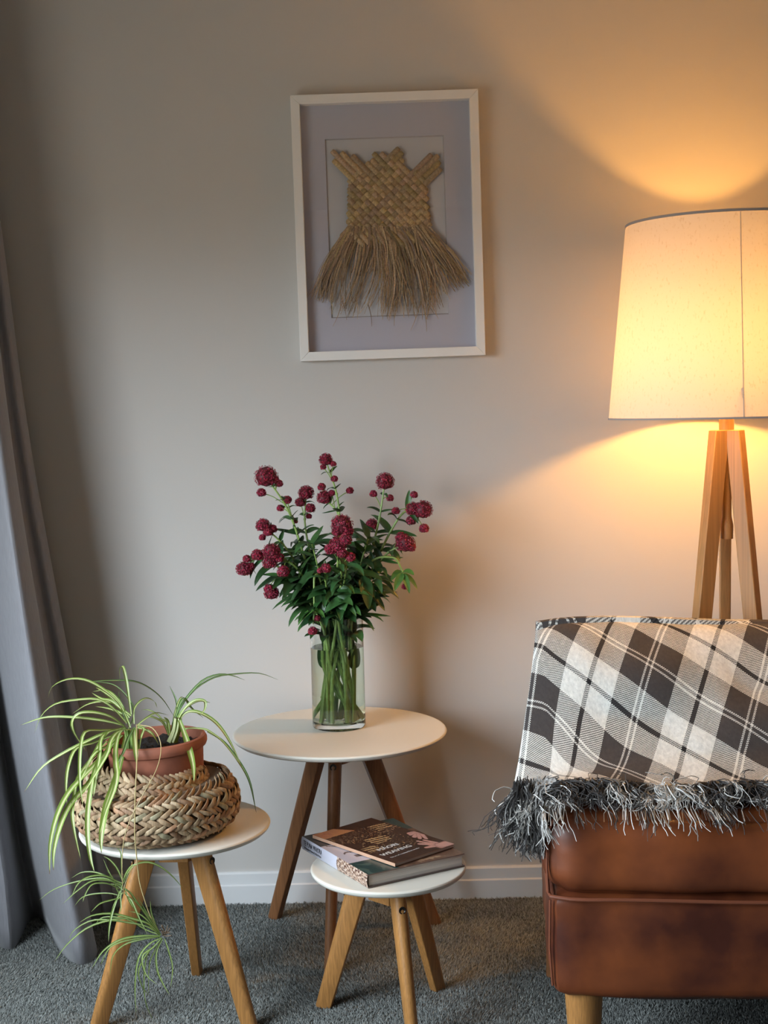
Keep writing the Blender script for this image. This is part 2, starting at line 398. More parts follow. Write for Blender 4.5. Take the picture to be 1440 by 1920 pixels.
# ------------------------------------------------------------------ three tripod tables
def leg_mesh(top, foot, outward, w0, w1, d0, d1):
    """D-section tapered leg: flat inside, rounded outside, top cut level, foot cut level"""
    q = MB(); outward = Vector(outward).normalized(); tang = Vector((-outward.y, outward.x, 0))
    vs = []; sec = []
    for k in range(9):
        a = -math.pi / 2 + math.pi * k / 8; sec.append((.22 + math.cos(a) * .45, math.sin(a)))
    sec += [(-.55, .85), (-.6, .75), (-.6, -.75), (-.55, -.85)]
    for t in [0, .02, .5, .985, 1]:
        p = Vector(top).lerp(Vector(foot), t); w = w0 + (w1 - w0) * t; d = d0 + (d1 - d0) * t
        if t == 1: w *= .86; d *= .9
        for a, b_ in sec: vs.append(p + outward * (a * d) + tang * (b_ * w / 2))
    n = len(sec)
    fs = [(i * n + k, i * n + (k + 1) % n, (i + 1) * n + (k + 1) % n, (i + 1) * n + k) for i in range(4) for k in range(n)]
    fs += [tuple(range(n))[::-1], tuple(4 * n + k for k in range(n))]
    q.add(vs, fs, smooth=False); return q
def table(center, r, feet, wood, label, w=(.029, .022), d=(.037, .027), hub_r=.042, topr=.30, knob=None):
    cx, cy, cz = center
    t = thing('side_table', (cx, cy, 0), label, 'table')
    q = MB(); th = .0155
    lathe(q, [(0, cz - th), (r * .85, cz - th), (r * .86, cz - th), (r * .965, cz - th + .003), (r * .992, cz - th * .50), (r, cz - .0035), (r - .0012, cz - .001), (r - .003, cz), (r - .006, cz), (0, cz)], 128)
    q.build('tabletop', M_top, t)
    q = MB(); hz = cz - th - .054
    vs = []; fa = [math.atan2(f[1] - cy, f[0] - cx) for f in feet]
    ring = []
    for a in fa:
        for s in (-.30, .30): ring.append((hub_r * math.cos(a + s), hub_r * math.sin(a + s)))
    ring.sort(key=lambda p: math.atan2(p[1], p[0]))
    n = len(ring); q.add([(x, y, hz) for x, y in ring] + [(x, y, cz - th) for x, y in ring], [(i, (i + 1) % n, n + (i + 1) % n, n + i) for i in range(n)] + [tuple(range(n))[::-1], tuple(range(n, 2 * n))], smooth=False)
    q.build('hub_block', wood, t)
    for f, a in zip(feet, fa):
        o = Vector((math.cos(a), math.sin(a), 0)); fx = Vector((f[0] - cx, f[1] - cy, 0)); R_ = fx.length
        topp = o * (hub_r + .012) + Vector((0, 0, cz - th)); 
        lg = leg_mesh(topp, fx, o, w[0], w[1], d[0], d[1]).build('leg', wood, t)
        bevel(lg, .0015, 2)
        q = MB(); c = topp + (fx - topp) * (.048 / cz) + o * (.67 * d[0] - .001)
        tn = Vector((-o.y, o.x, 0)); n2 = 16; ax = o; upv = Vector((0, 0, 1))
        vs = []
        for rr, off in ((.0075, 0), (.0075, .0015), (.006, .0015), (.0045, -.0005), (0.0005, -.0005)):
            for k in range(n2):
                w_ = 2 * math.pi * k / n2; vs.append(c + tn * (rr * math.cos(w_)) + upv * (rr * math.sin(w_)) + ax * off)
        q.add(vs, [(i * n2 + k, i * n2 + (k + 1) % n2, (i + 1) * n2 + (k + 1) % n2, (i + 1) * n2 + k) for i in range(4) for k in range(n2)])
        q.build('screw', M_screw, lg)
    return t
def ring_feet(c, f0):
    v = Vector((f0[0] - c[0], f0[1] - c[1])); out = []
    for k in range(3):
        a = 2 * math.pi * k / 3; out.append((c[0] + v.x * math.cos(a) - v.y * math.sin(a), c[1] + v.x * math.sin(a) + v.y * math.cos(a)))
    return out
Z1, Z2, Z3 = .494, .392, .308
C1 = on(637, 1369, Z1); C2 = on(329, 1545, Z2); C3 = on(728, 1622, Z3)
if C1.y + .247 > WALL_Y - .004: C1.y = WALL_Y - .004 - .247
f1 = [on(514, 1722, 0), on(815, 1733, 0), on(618, 1828, 0)]
T1 = table(C1, .245, [(p.x, p.y) for p in f1], M_wood2, 'tallest round cream side table on dark brown legs, against the wall under the vase')
f2 = on(370, 1826, 0)
T2 = table(C2, .193, ring_feet(C2, (f2.x, f2.y)), M_wood, 'round cream side table on three oak legs under the basket and spider plant')
f3 = on(607, 1888, 0)
T3 = table(C3, .157, ring_feet(C3, (f3.x, f3.y)), M_wood, 'smallest and lowest round cream table on oak legs, carrying the two books')
print('TABLES', [tuple(round(v, 3) for v in c) for c in (C1, C2, C3)], [tuple(round(v, 3) for v in c) for c in f1 + [f2, f3]])

# ------------------------------------------------------------------ framed weaving
def picture():
    PY = WALL_Y - .001
    t = thing('framed_weaving', at(725, 420, PY), 'white box frame on the wall holding a woven flax dress', 'picture')
    tl, tr_, br, bl = [at(x, y, PY - .035) for x, y in ((542, 178), (897, 167), (910, 665), (565, 678))]
    c = (tl + tr_ + br + bl) / 4; ex = ((tr_ - tl) + (br - bl)).normalized(); ez = ((tl - bl) + (tr_ - br)); ez = (ez - ex * ez.dot(ex)).normalized()
    ex.y = 0; ez.y = 0; ex.normalize(); ez.normalize()
    W_ = ((tr_ - tl).length + (br - bl).length) / 2; H_ = ((tl - bl).length + (tr_ - br).length) / 2
    t.location = (c.x, PY, c.z)
    t.rotation_euler = (0, -math.atan2(ex.z, ex.x), 0)
    # local: x right, z up, y 0 (wall) .. -.038 (front)
    FD = .036; b_ = .0215
    w2, h2 = W_ / 2, H_ / 2
    o4 = [(-w2, -h2), (w2, -h2), (w2, h2), (-w2, h2)]; i4 = [(-w2 + b_, -h2 + b_), (w2 - b_, -h2 + b_), (w2 - b_, h2 - b_), (-w2 + b_, h2 - b_)]
    for k in range(4):
        k2 = (k + 1) % 4; q = MB()
        pts = [o4[k], o4[k2], i4[k2], i4[k]]
        q.add([(x, -.001, z) for x, z in pts] + [(x, -FD, z) for x, z in pts], [(0, 1, 2, 3), (7, 6, 5, 4), (0, 4, 5, 1), (1, 5, 6, 2), (2, 6, 7, 3), (3, 7, 4, 0)], smooth=False)
        bevel(q.build('frame_rail', M_white, t), .0012, 2)
    q = MB(); box(q, -w2 + b_, w2 - b_, -.006, -.003, -h2 + b_, h2 - b_); q.build('backing_board', M_mat2, t)
    def L2(px, py, y):            # pixel to the picture's own plane y
        p = at(px, py, PY + y) - Vector((c.x, 0, c.z)); 
        return Vector((p.x * ex.x + p.z * ex.z, y, p.x * ez.x + p.z * ez.z))
    # mat board with a cut opening
    a0 = L2(609, 261, -.010); a1 = L2(842, 589, -.010)
    ix0, ix1, iz0, iz1 = a0.x, a1.x, a1.z, a0.z
    q = MB(); O = [(-w2 + b_, -h2 + b_), (w2 - b_, -h2 + b_), (w2 - b_, h2 - b_), (-w2 + b_, h2 - b_)]; I = [(ix0, iz0), (ix1, iz0), (ix1, iz1), (ix0, iz1)]; e = .0022
    J = [(ix0 + e, iz0 + e), (ix1 - e, iz0 + e), (ix1 - e, iz1 - e), (ix0 + e, iz1 - e)]
    q.add([(x, -.0105, z) for x, z in O] + [(x, -.0105, z) for x, z in I], [(k, (k + 1) % 4, 4 + (k + 1) % 4, 4 + k) for k in range(4)], smooth=False)
    q.add([(x, -.0105, z) for x, z in I] + [(x, -.0062, z) for x, z in J], [(k, (k + 1) % 4, 4 + (k + 1) % 4, 4 + k) for k in range(4)], 1, smooth=False)
    q.build('mat_board', [M_mat, M_core], t)
    q = MB(); box(q, -w2 + b_, w2 - b_, -.0315, -.030, -h2 + b_, h2 - b_); q.build('glass_pane', M_pane, t)
    # woven dress
    dress = bpy.data.objects.new('woven_dress', None); COL.objects.link(dress); dress.parent = t; dress['label'] = 'dress of plaited dried flax strips with frayed skirt'
    YW = -.0145
    rnd = random.Random(5)
    ST = 14.6
    def inside(x, y):
        lx = 656 - (y - 330) * .03; rx = 796 + (y - 330) * .10
        ty = 322 + (14 if abs(x - 722) < 12 else 0)
        return lx <= x <= rx and ty <= y <= 437
    def colr():
        g = rnd.uniform(.78, 1.25); return (g, g * rnd.uniform(.93, 1.04), g * rnd.uniform(.82, 1.1))
    def strip(fam, idx, s0, s1, wpx=10.0, off=0.0):
        """fam 0: x-y const, running down right; fam 1: x+y const, running down left"""
        pts = []
        n = max(3, int((s1 - s0) / (ST / 4)))
        for i in range(n + 1):
            s = s0 + (s1 - s0) * i / n
            if fam == 0: x, y = (idx * ST + s) / 2 + 500, (s - idx * ST) / 2
            else: x, y = (idx * ST - s) / 2 + 500, (s + idx * ST) / 2
            # s runs along y-ish
            j = s / ST
            h = math.cos(math.pi * (j + idx)) * (1 if fam == 0 else 1)
            if fam == 1: h = -h * 1.0
            if not inside(x, y): h *= .4
            pts.append((x, y, YW - .0006 * h - (off * max(0, min(1, (y - 432) / 12)))))
        mb = MB(); P = [L2(x, y, yy) for x, y, yy in pts]
        cc = colr()
        ribbon(mb, P, lambda tt: wpx * .00128 * (.75 if tt in (0, 1) else 1), (0, -1, 0), fold=0, nx=1, col=cc)
        mb.smooth = [False] * len(mb.f); ob = mb.build('flax_strip', M_flax, dress); solidify(ob, .0004, 0)
    # strip coordinates: family 0 -> a = x-500-y (idx*ST), s = x-500+y ; family 1 -> b = x-500+y, s = y-(x-500)
    for idx in range(-30, 30):
        a = idx * ST
        ss = [s for s in np.arange(300, 900, ST / 4) if inside((a + s) / 2 + 500, (s - a) / 2)]
        if len(ss) > 2:
            s0, s1 = min(ss) - 5, max(ss) + 6
            xt, yt = (a + s0) / 2 + 500, (s0 - a) / 2
            if yt < 340:
                if xt < 705: s0 -= rnd.uniform(56, 78) * (1.0 if xt < 700 else .6)     # left strap
                elif 722 < xt < 770: s0 -= rnd.uniform(48, 76)
            yb = (s1 - a) / 2
            if yb > 425: s1 += rnd.uniform(22, 55)
            strip(0, idx, s0, s1, off=.0045 if yb > 425 else 0)
    for idx in range(30, 60):
        bb = idx * ST
        ss = [s for s in np.arange(-100, 500, ST / 4) if inside((bb - s) / 2 + 500, (s + bb) / 2)]
        if len(ss) > 2:
            s0, s1 = min(ss) - 5, max(ss) + 6
            xt, yt = (bb - s0) / 2 + 500, (s0 + bb) / 2
            if yt < 345:
                if xt > 768: s0 -= rnd.uniform(46, 68)
                elif 696 < xt < 745: s0 -= rnd.uniform(62, 92)
            yb = (s1 + bb) / 2
            if yb > 425: s1 += rnd.uniform(18, 34)
            strip(1, idx, s0, s1)
    # frayed fibres of the skirt
    q = MB()
    def fib(x0, y0, x1, y1, bow, w, n=7, yo=0, curl=0):
        pts = []
        for i in range(n + 1):
            tt = i / n
            x = x0 + (x1 - x0) * tt + bow * math.sin(tt * math.pi) + curl * tt ** 4; y = y0 + (y1 - y0) * tt
            pts.append(L2(x, y, YW - .001 - .006 * math.sin(tt * 2.6) * yo))
        g = rnd.uniform(.45, 1.25)
        ribbon(q, pts, lambda s: w * .00128 * (1.15 - .75 * s), (rnd.uniform(-.5, .5), -1, 0), nx=1, fold=0, col=(g, g * rnd.uniform(.88, 1), g * rnd.uniform(.8, 1.1)))
    bundles = [  # start x range, end x range, end y range, count, bow
        (652, 672, 588, 622, 545, 570, 85, -9), (655, 685, 600, 650, 560, 585, 30, -8), (672, 700, 642, 668, 560, 598, 34, 9),
        (688, 712, 678, 700, 560, 590, 20, 16), (692, 735, 708, 742, 560, 602, 75, 12), (700, 745, 735, 765, 560, 598, 30, 10), (705, 770, 760, 800, 560, 598, 55, 4),
        (745, 800, 792, 812, 540, 600, 55, 10), (745, 795, 800, 845, 530, 580, 45, 2), (768, 806, 845, 880, 500, 545, 100, 5)]
    for a0, a1, b0, b1, y0, y1, n, bow in bundles:
        for k in range(int(n * .95)):
            s = rnd.random(); e_ = min(1, max(0, s + rnd.gauss(0, .20)))
            ex_ = b0 + (b1 - b0) * e_
            ye = rnd.uniform(y0, y1)
            if ex_ > 838: ye = 548 - (ex_ - 838) * .45 + rnd.uniform(-18, 6)
            if ex_ < 625: ye = 560 + (ex_ - 590) * .25 + rnd.uniform(-12, 4)
            wide = rnd.random() < .22
            fib(a0 + (a1 - a0) * s, 430 + rnd.uniform(-8, 6), ex_ if not wide else a0 + (a1 - a0) * s + (ex_ - a0 - (a1 - a0) * s) * .55, ye if not wide else 430 + (ye - 430) * .55, bow * (1 if not wide else .6) + rnd.gauss(0, 4), rnd.uniform(1.2, 2.6) if not wide else rnd.uniform(3.0, 4.6), yo=rnd.uniform(.1, 1.3), curl=rnd.gauss(0, 7) if not wide else 0)
    for x0, y0, x1, y1 in ((640, 570, 624, 612), (640, 560, 650, 600), (690, 570, 697, 612), (735, 560, 739, 611), (790, 560, 770, 620), (793, 570, 800, 622), (800, 560, 822, 598), (620, 560, 622, 590), (668, 560, 670, 598)):
        fib(x0, y0, x1, y1, 2, 1.6, n=4, yo=.5)
    q.build('frayed_fibres', M_flax, dress, kind='stuff')
picture()

# ------------------------------------------------------------------ floor lamp
def lamp():
    LY = 3.035
    base = at(1362, 785, LY); X = base.x
    t = thing('floor_lamp', (X, LY, 0), 'wooden tripod floor lamp with a large linen drum shade, lit', 'lamp')
    zt = at(1357, 418, LY).z; zb = base.z + .004
    rt = (at(1357, 418, LY) - at(1172, 422, LY)).length; rb = (at(1362, 775, LY) - at(1144, 773, LY)).length
    q = MB(); lathe_open = []
    n = 96; prof = [(rb + (rt - rb) * k / 12, zb + (zt - zb) * k / 12) for k in range(13)]
    vs = []; 
    for r_, z in prof:
        for i in range(n): a = 2 * math.pi * i / n; vs.append((r_ * math.cos(a), r_ * math.sin(a), z))
    q.add(vs, [(j * n + i, j * n + (i + 1) % n, (j + 1) * n + (i + 1) % n, (j + 1) * n + i) for j in range(12) for i in range(n)])
    sh = q.build('lamp_shade', M_shade, t)
    tilt = R(1.6)
    def ringt(name, rr, z, tw):
        q = MB(); lathe(q, [(rr - .0012, z - tw), (rr + .0014, z - tw), (rr + .0014, z + tw), (rr - .0012, z + tw)], 96, closed=True); return q.build(name, M_tape, sh)
    ringt('edge_tape', rt, zt - .001, .0028); ringt('edge_tape', rb, zb + .001, .0020)
    q = MB(); a = R(-96.5); vs = []
    for k in range(7):
        u = k / 6; rr = rb + (rt - rb) * u + .0010; z = zb + (zt - zb) * u
        for s in (-.004, .004): vs.append((rr * math.cos(a + s), rr * math.sin(a + s), z))
    q.add(vs, [(2 * k, 2 * k + 1, 2 * k + 3, 2 * k + 2) for k in range(6)]); q.build('seam_overlap', M_shade, sh)
    # shade spider ring, bulb, socket
    q = MB()
    zs = zb + .06
    for k in range(3):
        a = k * 2.094 + .4; rr = rb + (rt - rb) * .15; tube(q, [(.02 * math.cos(a), .02 * math.sin(a), zs), (rr * math.cos(a), rr * math.sin(a), zs)], .002, 6)
    q.build('shade_carrier', M_metal, t)
    zl = zb + .135
    q = MB(); lathe(q, [(0, zl - .07), (.018, zl - .07), (.018, zl - .03), (0, zl - .03)], 24); q.build('lamp_holder', M_screw, t)
    q = MB(); lathe(q, [(0, zl - .04), (.013, zl - .04), (.014, zl - .03), (.024, zl - .012), (.029, zl + .008), (.024, zl + .028), (.012, zl + .038), (0, zl + .04)], 24); q.build('light_bulb', M_bulb, t)
    # post
    q = MB(); lathe(q, [(0, zb - .045), (.0165, zb - .045), (.0165, zb + .075), (0, zb + .075)], 24); q.build('neck_post', M_lampwood, t)
    ze = at(1357, 1010, LY).z
    q = MB(); lathe(q, [(0, ze), (.0135, ze), (.0145, ze + .03), (.0105, ze + .05), (.0105, zb - .04), (0, zb - .04)], 20)
    q.build('centre_dowel', M_lampwood, t)
    # board legs
    zt2 = at(1357, 806, LY).z
    def board(a, r0, r1, w, d, skew=0):
        o = Vector((math.cos(a), math.sin(a), 0)); tg = Vector((-o.y, o.x, 0)); q = MB(); vs = []
        for r_, z, ww in ((r1, 0, .80), (r0, zt2, 1.0)):
            for s1, s2 in ((-1, -1), (1, -1), (1, 1), (-1, 1)):
                vs.append(o * (r_ + s1 * d / 2) + tg * (s2 * w * ww / 2) + Vector((0, 0, z)))
        q.add(vs, [(3, 2, 1, 0), (4, 5, 6, 7), (0, 1, 5, 4), (1, 2, 6, 5), (2, 3, 7, 6), (3, 0, 4, 7)], smooth=False)
        bevel(q.build('leg', M_lampwood, t), .002, 2)
    board(R(200), .019, .150, .030, .036); board(R(-40), .020, .135, .030, .034); board(R(80), .022, .150, .026, .030)
lamp()

# ------------------------------------------------------------------ sofa
S0 = on(1040, 1868, .165)
SYAW = R(-5)
def sofa_pt(x, y, z):
    c, s = math.cos(SYAW), math.sin(SYAW); return Vector((S0.x + x * c - y * s, S0.y + x * s + y * c, z))
def cushion(mb, x0, x1, y0, y1, z0, z1, r=.03, puff=.012, nx=40, seed=0, top_puff=None, wr=.004):
    """rounded, slightly puffed upholstery block"""
    n = 18
    L = max(x1 - x0, .01)
    vs = []; fs = []
    cx, cy, cz = (x0 + x1) / 2, (y0 + y1) / 2, (z0 + z1) / 2; hx, hy, hz = (x1 - x0) / 2, (y1 - y0) / 2, (z1 - z0) / 2
    def grid(axis, sgn, na, nb):
        b = len(vs)
        for i in range(na + 1):
            for j in range(nb + 1):
                u = -1 + 2 * i / na; v = -1 + 2 * j / nb
                u = math.sin(u * math.pi / 2) * .35 + u * .65; v = math.sin(v * math.pi / 2) * .35 + v * .65
                p = [0, 0, 0]; p[axis] = sgn; o = [k for k in range(3) if k != axis]; p[o[0]] = u; p[o[1]] = v
                P = Vector((p[0] * hx, p[1] * hy, p[2] * hz))
                core = Vector((max(-hx + r, min(hx - r, P.x)), max(-hy + r, min(hy - r, P.y)), max(-hz + r, min(hz - r, P.z))))
                dn = (P - core); nn = dn.normalized() if dn.length > 1e-9 else Vector((0, 0, 0))
                P = core + nn * r
                k = 1.0
                for a_ in o: k *= max(0, 1 - (p[a_]) ** 4)
                pf = puff if not (axis == 2 and sgn > 0 and top_puff is not None) else top_puff
                P += nn * (pf * k)
                w = mnoise.noise(Vector((P.x * 7 + seed, P.y * 7, P.z * 9))) * wr + mnoise.noise(Vector((P.x * 22 + seed, P.y * 22, P.z * 30))) * wr * .3
                P += nn * w
                vs.append((cx + P.x, cy + P.y, cz + P.z))
        for i in range(na):
            for j in range(nb):
                f = (b + i * (nb + 1) + j, b + (i + 1) * (nb + 1) + j, b + (i + 1) * (nb + 1) + j + 1, b + i * (nb + 1) + j + 1)
                if (sgn > 0) != (axis == 1): fs.append(f)
                else: fs.append(f[::-1])
    for sg in (-1, 1):
        grid(0, sg, n, n); grid(1, sg, nx, n); grid(2, sg, nx, n)
    mb.add(vs, fs)
def sofa():
    t = thing('sofa', (S0.x, S0.y, 0), 'tan brown leather sofa on round wooden legs, lower right corner', 'sofa', rz=SYAW)
    LN = 1.55; SD = .52
    q = MB(); cushion(q, 0, LN, 0, SD, .158, .352, r=.022, puff=.009, seed=1, wr=.006); q.build('seat_base', M_leather, t)
    q = MB(); cushion(q, -.004, LN, -.004, SD, .343, .500, r=.048, puff=.017, seed=5, top_puff=.006, wr=.008); q.build('seat_cushion', M_leather, t)
    q = MB(); pts = [(-.006, SD - .03, .348), (-.008, .03, .348), (-.004, .004, .348), (.03, -.009, .348)] + [(x, -.012 - .001 * math.sin(x * 9), .347 + .0015 * math.sin(x * 13)) for x in np.linspace(.06, LN - .03, 30)]
    tube(q, pts, .0036, 8); q.build('piping', M_seam, t)
    q = MB(); tube(q, [(-.0085, .012, .352), (-.0105, .012, .40), (-.0075, .016, .46), (.008, .020, .495)], .0022, 6); q.build('corner_seam', M_seam, t)
    q = MB(); tube(q, [(-.0055, .010, .34), (-.0075, .010, .25), (-.003, .012, .18)], .0022, 6); q.build('corner_seam', M_seam, t)
    # backrest: wedge, leaning
    q = MB(); cushion(q, .0, LN, -.055, .055, -.15, .15, r=.035, puff=.010, seed=9)
    o = q.build('backrest', M_leather, t); o.location = (0, .385, .600); o.rotation_euler = (R(-32), 0, 0)
    for x, y, lean in ((.055, .05, (-.0, -.0)), (.035, SD - .06, (-.012, .01)), (LN - .06, .05, (.02, -.02)), (LN - .06, SD - .06, (.02, .02))):
        q = MB(); tube(q, [(x, y, .17), (x + lean[0] * .5, y + lean[1] * .5, .08), (x + lean[0], y + lean[1], 0)], lambda u: .036 - .011 * u, 24); q.build('leg', M_wood2 if y > .2 else M_wood, t)
sofa()

# ------------------------------------------------------------------ throw
def throw():
    t = thing('throw_blanket', (S0.x, S0.y, 0), 'black, grey and white tartan wool throw with long fringe over the sofa', 'blanket', rz=SYAW)
    # profile (y, z) from behind the back, over the top, down to the seat
    prof = [(.545, .60), (.540, .70), (.525, .762), (.492, .792), (.455, .797), (.415, .782), (.36, .732), (.30, .672), (.235, .610), (.17, .562), (.115, .541), (.070, .532)]
    prof = [(y, z if z < .56 else .56 + (z - .56) * .87) for y, z in prof]
    P = catmull([(0, y, z) for y, z in prof], 90)
    arc = [0]
    for a_, b_ in zip(P, P[1:]): arc.append(arc[-1] + (b_ - a_).length)
    iv = min(range(len(P)), key=lambda i: (P[i] - Vector((0, .455, .766))).length)
    s_top = arc[iv]; s_end = arc[-1]
    NX = 150; X0, X1 = -.012, 1.25
    vs = []; uv = []
    # pixel frame of the pattern: origin crossing of two black lines, s = across, d = down the cloth
    def pat(x, s):
        k = (s - s_top) / (s_end - s_top)      # 0 top, 1 hem
        px = x * 1025.0; py = k * 300.0
        # crossings, relative to the upper left corner of the cloth: (88,120) px
        dx, dy = px - 84, py - 128
        fl = math.exp(-max(px, 0) / 70.0)      # rows run level at the left end
        dy2 = dy + fl * 34; dx = dx - .30 * max(0, dy + 60) * fl
        a_, b_, c_, d_ = .88 * 201, .476 * 201, .467 * 186, -.884 * 186
        det = a_ * d_ - b_ * c_
        u = (dx * d_ - dy2 * c_) / det; v = (-dx * b_ + dy2 * a_) / det
        return u, v
    rows = []
    for j, p in enumerate(P):
        s = arc[j]; k = (s - s_top) / (s_end - s_top)
        for i in range(NX + 1):
            x = X0 + (X1 - X0) * i / NX
            e = max(0, 1 - (x - X0) / .10)
            kk = max(0, k)
            xx = x - e * (.070 * kk ** 1.3)
            # cloth drops over the left end
            dz = -e * e * (.014 + .022 * kk)
            w = .046 * (1 - .65 * max(0, kk) ** 3) * mnoise.noise(Vector((x * 3.6 + s * 2, s * 4.5 - x * 1.5, 1))) + .005 * mnoise.noise(Vector((x * 16, s * 9, 3))) + .007 * math.sin((x * .9 + s * 1.7) * 17) * (.3 + kk)
            if kk > .80: w += .010 * max(0, math.sin(x * 21 + 1.2)) * (kk - .80) / .2
            y = p.y - abs(w) * .5 + (.012 * math.sin(x * 9)) * kk * (.5)
            z = p.z + w * .55 + dz
            if j < iv: z = p.z + dz * .5 + .004
            z += .007 * math.sin(x * 8.3 + .6) * math.exp(-((s - s_top) / .07) ** 2)
            vs.append((xx, y, z)); uv.append(pat(xx, s))
    m = NX + 1
    fs = [(j * m + i, (j + 1) * m + i, (j + 1) * m + i + 1, j * m + i + 1) for j in range(len(P) - 1) for i in range(NX)]
    q = MB(); q.add(vs, fs, uv=uv); o = q.build('woven_cloth', M_plaid, t); solidify(o, .005, 1)
    # fringe -------------------------------------------------------
    rnd = random.Random(11); q = MB()
    last = [Vector(v) for v in vs[-m:]]
    uvl = uv[-m:]
    def shade_of(x):
        f = (pat(x, s_end)[0]) % 1.0
        white = f < .235 or f > .765 or .455 < f < .475 or .505 < f < .525
        return white
    def yarn(p0, dirs, ln, rad, col, n=12):
        pts = [p0]; p = p0.copy(); d = Vector(dirs).normalized(); ph = rnd.uniform(0, 6.28); kx = rnd.uniform(.15, .5)
        st = ln / n
        for i in range(n):
            f = i / n
            fl = mnoise.noise_vector(p * 95 + Vector((kx * 3, 0, kx))); d = (d + Vector((fl.x * 2.1 + rnd.gauss(0, .12), fl.y * .8 - .10 + rnd.gauss(0, .08), fl.z * .6 + rnd.gauss(0, .10) - (.22 if p.y > .0 else .55)))).normalized()
            np_ = p + d * st
            # lie on the seat, fall over the front edge
            surf = .512 if np_.y > .028 else .512 - (.028 - np_.y) * 1.2
            if np_.x > -.012 and np_.y > -.022 and np_.z < surf + rad * 1.4: np_.z = surf + rad * 1.4 + rnd.uniform(0, .004)
            if np_.x > -.018 and np_.y > -.03 and np_.z < .50: np_.y = -.026 - rnd.uniform(0, .006)
            pts.append(np_); p = np_
        tube(q, pts, lambda u: rad * (1 - .35 * u), 3, col=col, cap=False)
    NF = 5200
    for k in range(NF):
        x = X0 + (X1 - .05 - X0) * ((k + rnd.random()) / NF)
        if x > .72 and rnd.random() < .6: continue
        i = min(m - 1, max(0, int((x - X0) / (X1 - X0) * NX))); p0 = last[i] + Vector((rnd.uniform(-.003, .003), rnd.uniform(-.002, .014), rnd.uniform(-.002, .008)))
        white = shade_of(x + rnd.gauss(0, .003)); white = mnoise.noise(Vector((x * 26, 0, 0))) + (.16 if white else -.22) + rnd.gauss(0, .07) > 0
        wv = math.sin(x * 38) * .5 + math.sin(x * 17 + 2) * .6
        if white: g = rnd.uniform(.45, .72); col = (g, g * .97, g * .92)
        else: g = rnd.uniform(.035, .10); col = (g, g * .9, g * .87)
        yarn(p0, (wv * .9 + rnd.gauss(0, .2), -.75 + rnd.gauss(0, .25), .05 + rnd.gauss(0, .2)), rnd.uniform(.06, .12), rnd.uniform(.0008, .0015) if white else rnd.uniform(.0006, .0012), col, 13)
    # side fringe at the left, hanging free past the corner
    for k in range(1300):
        f = rnd.random() ** .8
        e = rnd.random()
        p0 = Vector((-.060 + e * .075 + rnd.gauss(0, .004), .105 - .045 * f - rnd.random() * .03, .545 - .03 * rnd.random()))
        white = (.42 < e < .95 and rnd.random() < .88) or rnd.random() < .10
        if white: g = rnd.uniform(.45, .72); col = (g, g * .98, g * .95)
        else: g = rnd.uniform(.035, .10); col = (g, g * .92, g * .9)
        pts = [p0]; p = p0.copy(); d = Vector((-.02 + rnd.gauss(0, .18), -.55 + rnd.gauss(0, .2), -.9)).normalized(); ln = rnd.uniform(.07, .125); n = 9
        for i in range(n):
            fl = mnoise.noise_vector(p * 60 + Vector((e * 5, 0, 0))); d = (d + Vector((fl.x * .8 + .02 + rnd.gauss(0, .10), fl.y * .5 + .03, -.16 + fl.z * .4 + rnd.gauss(0, .08)))).normalized(); p = p + d * ln / n
            if p.x > -.014 and p.y > -.02: p.x = -.016 - rnd.random() * .004
            pts.append(p.copy())
        tube(q, pts, lambda u: .0011 * (1 - .3 * u), 3, col=col, cap=False)
    q.build('fringe', M_fringe, t, kind='stuff')
throw()

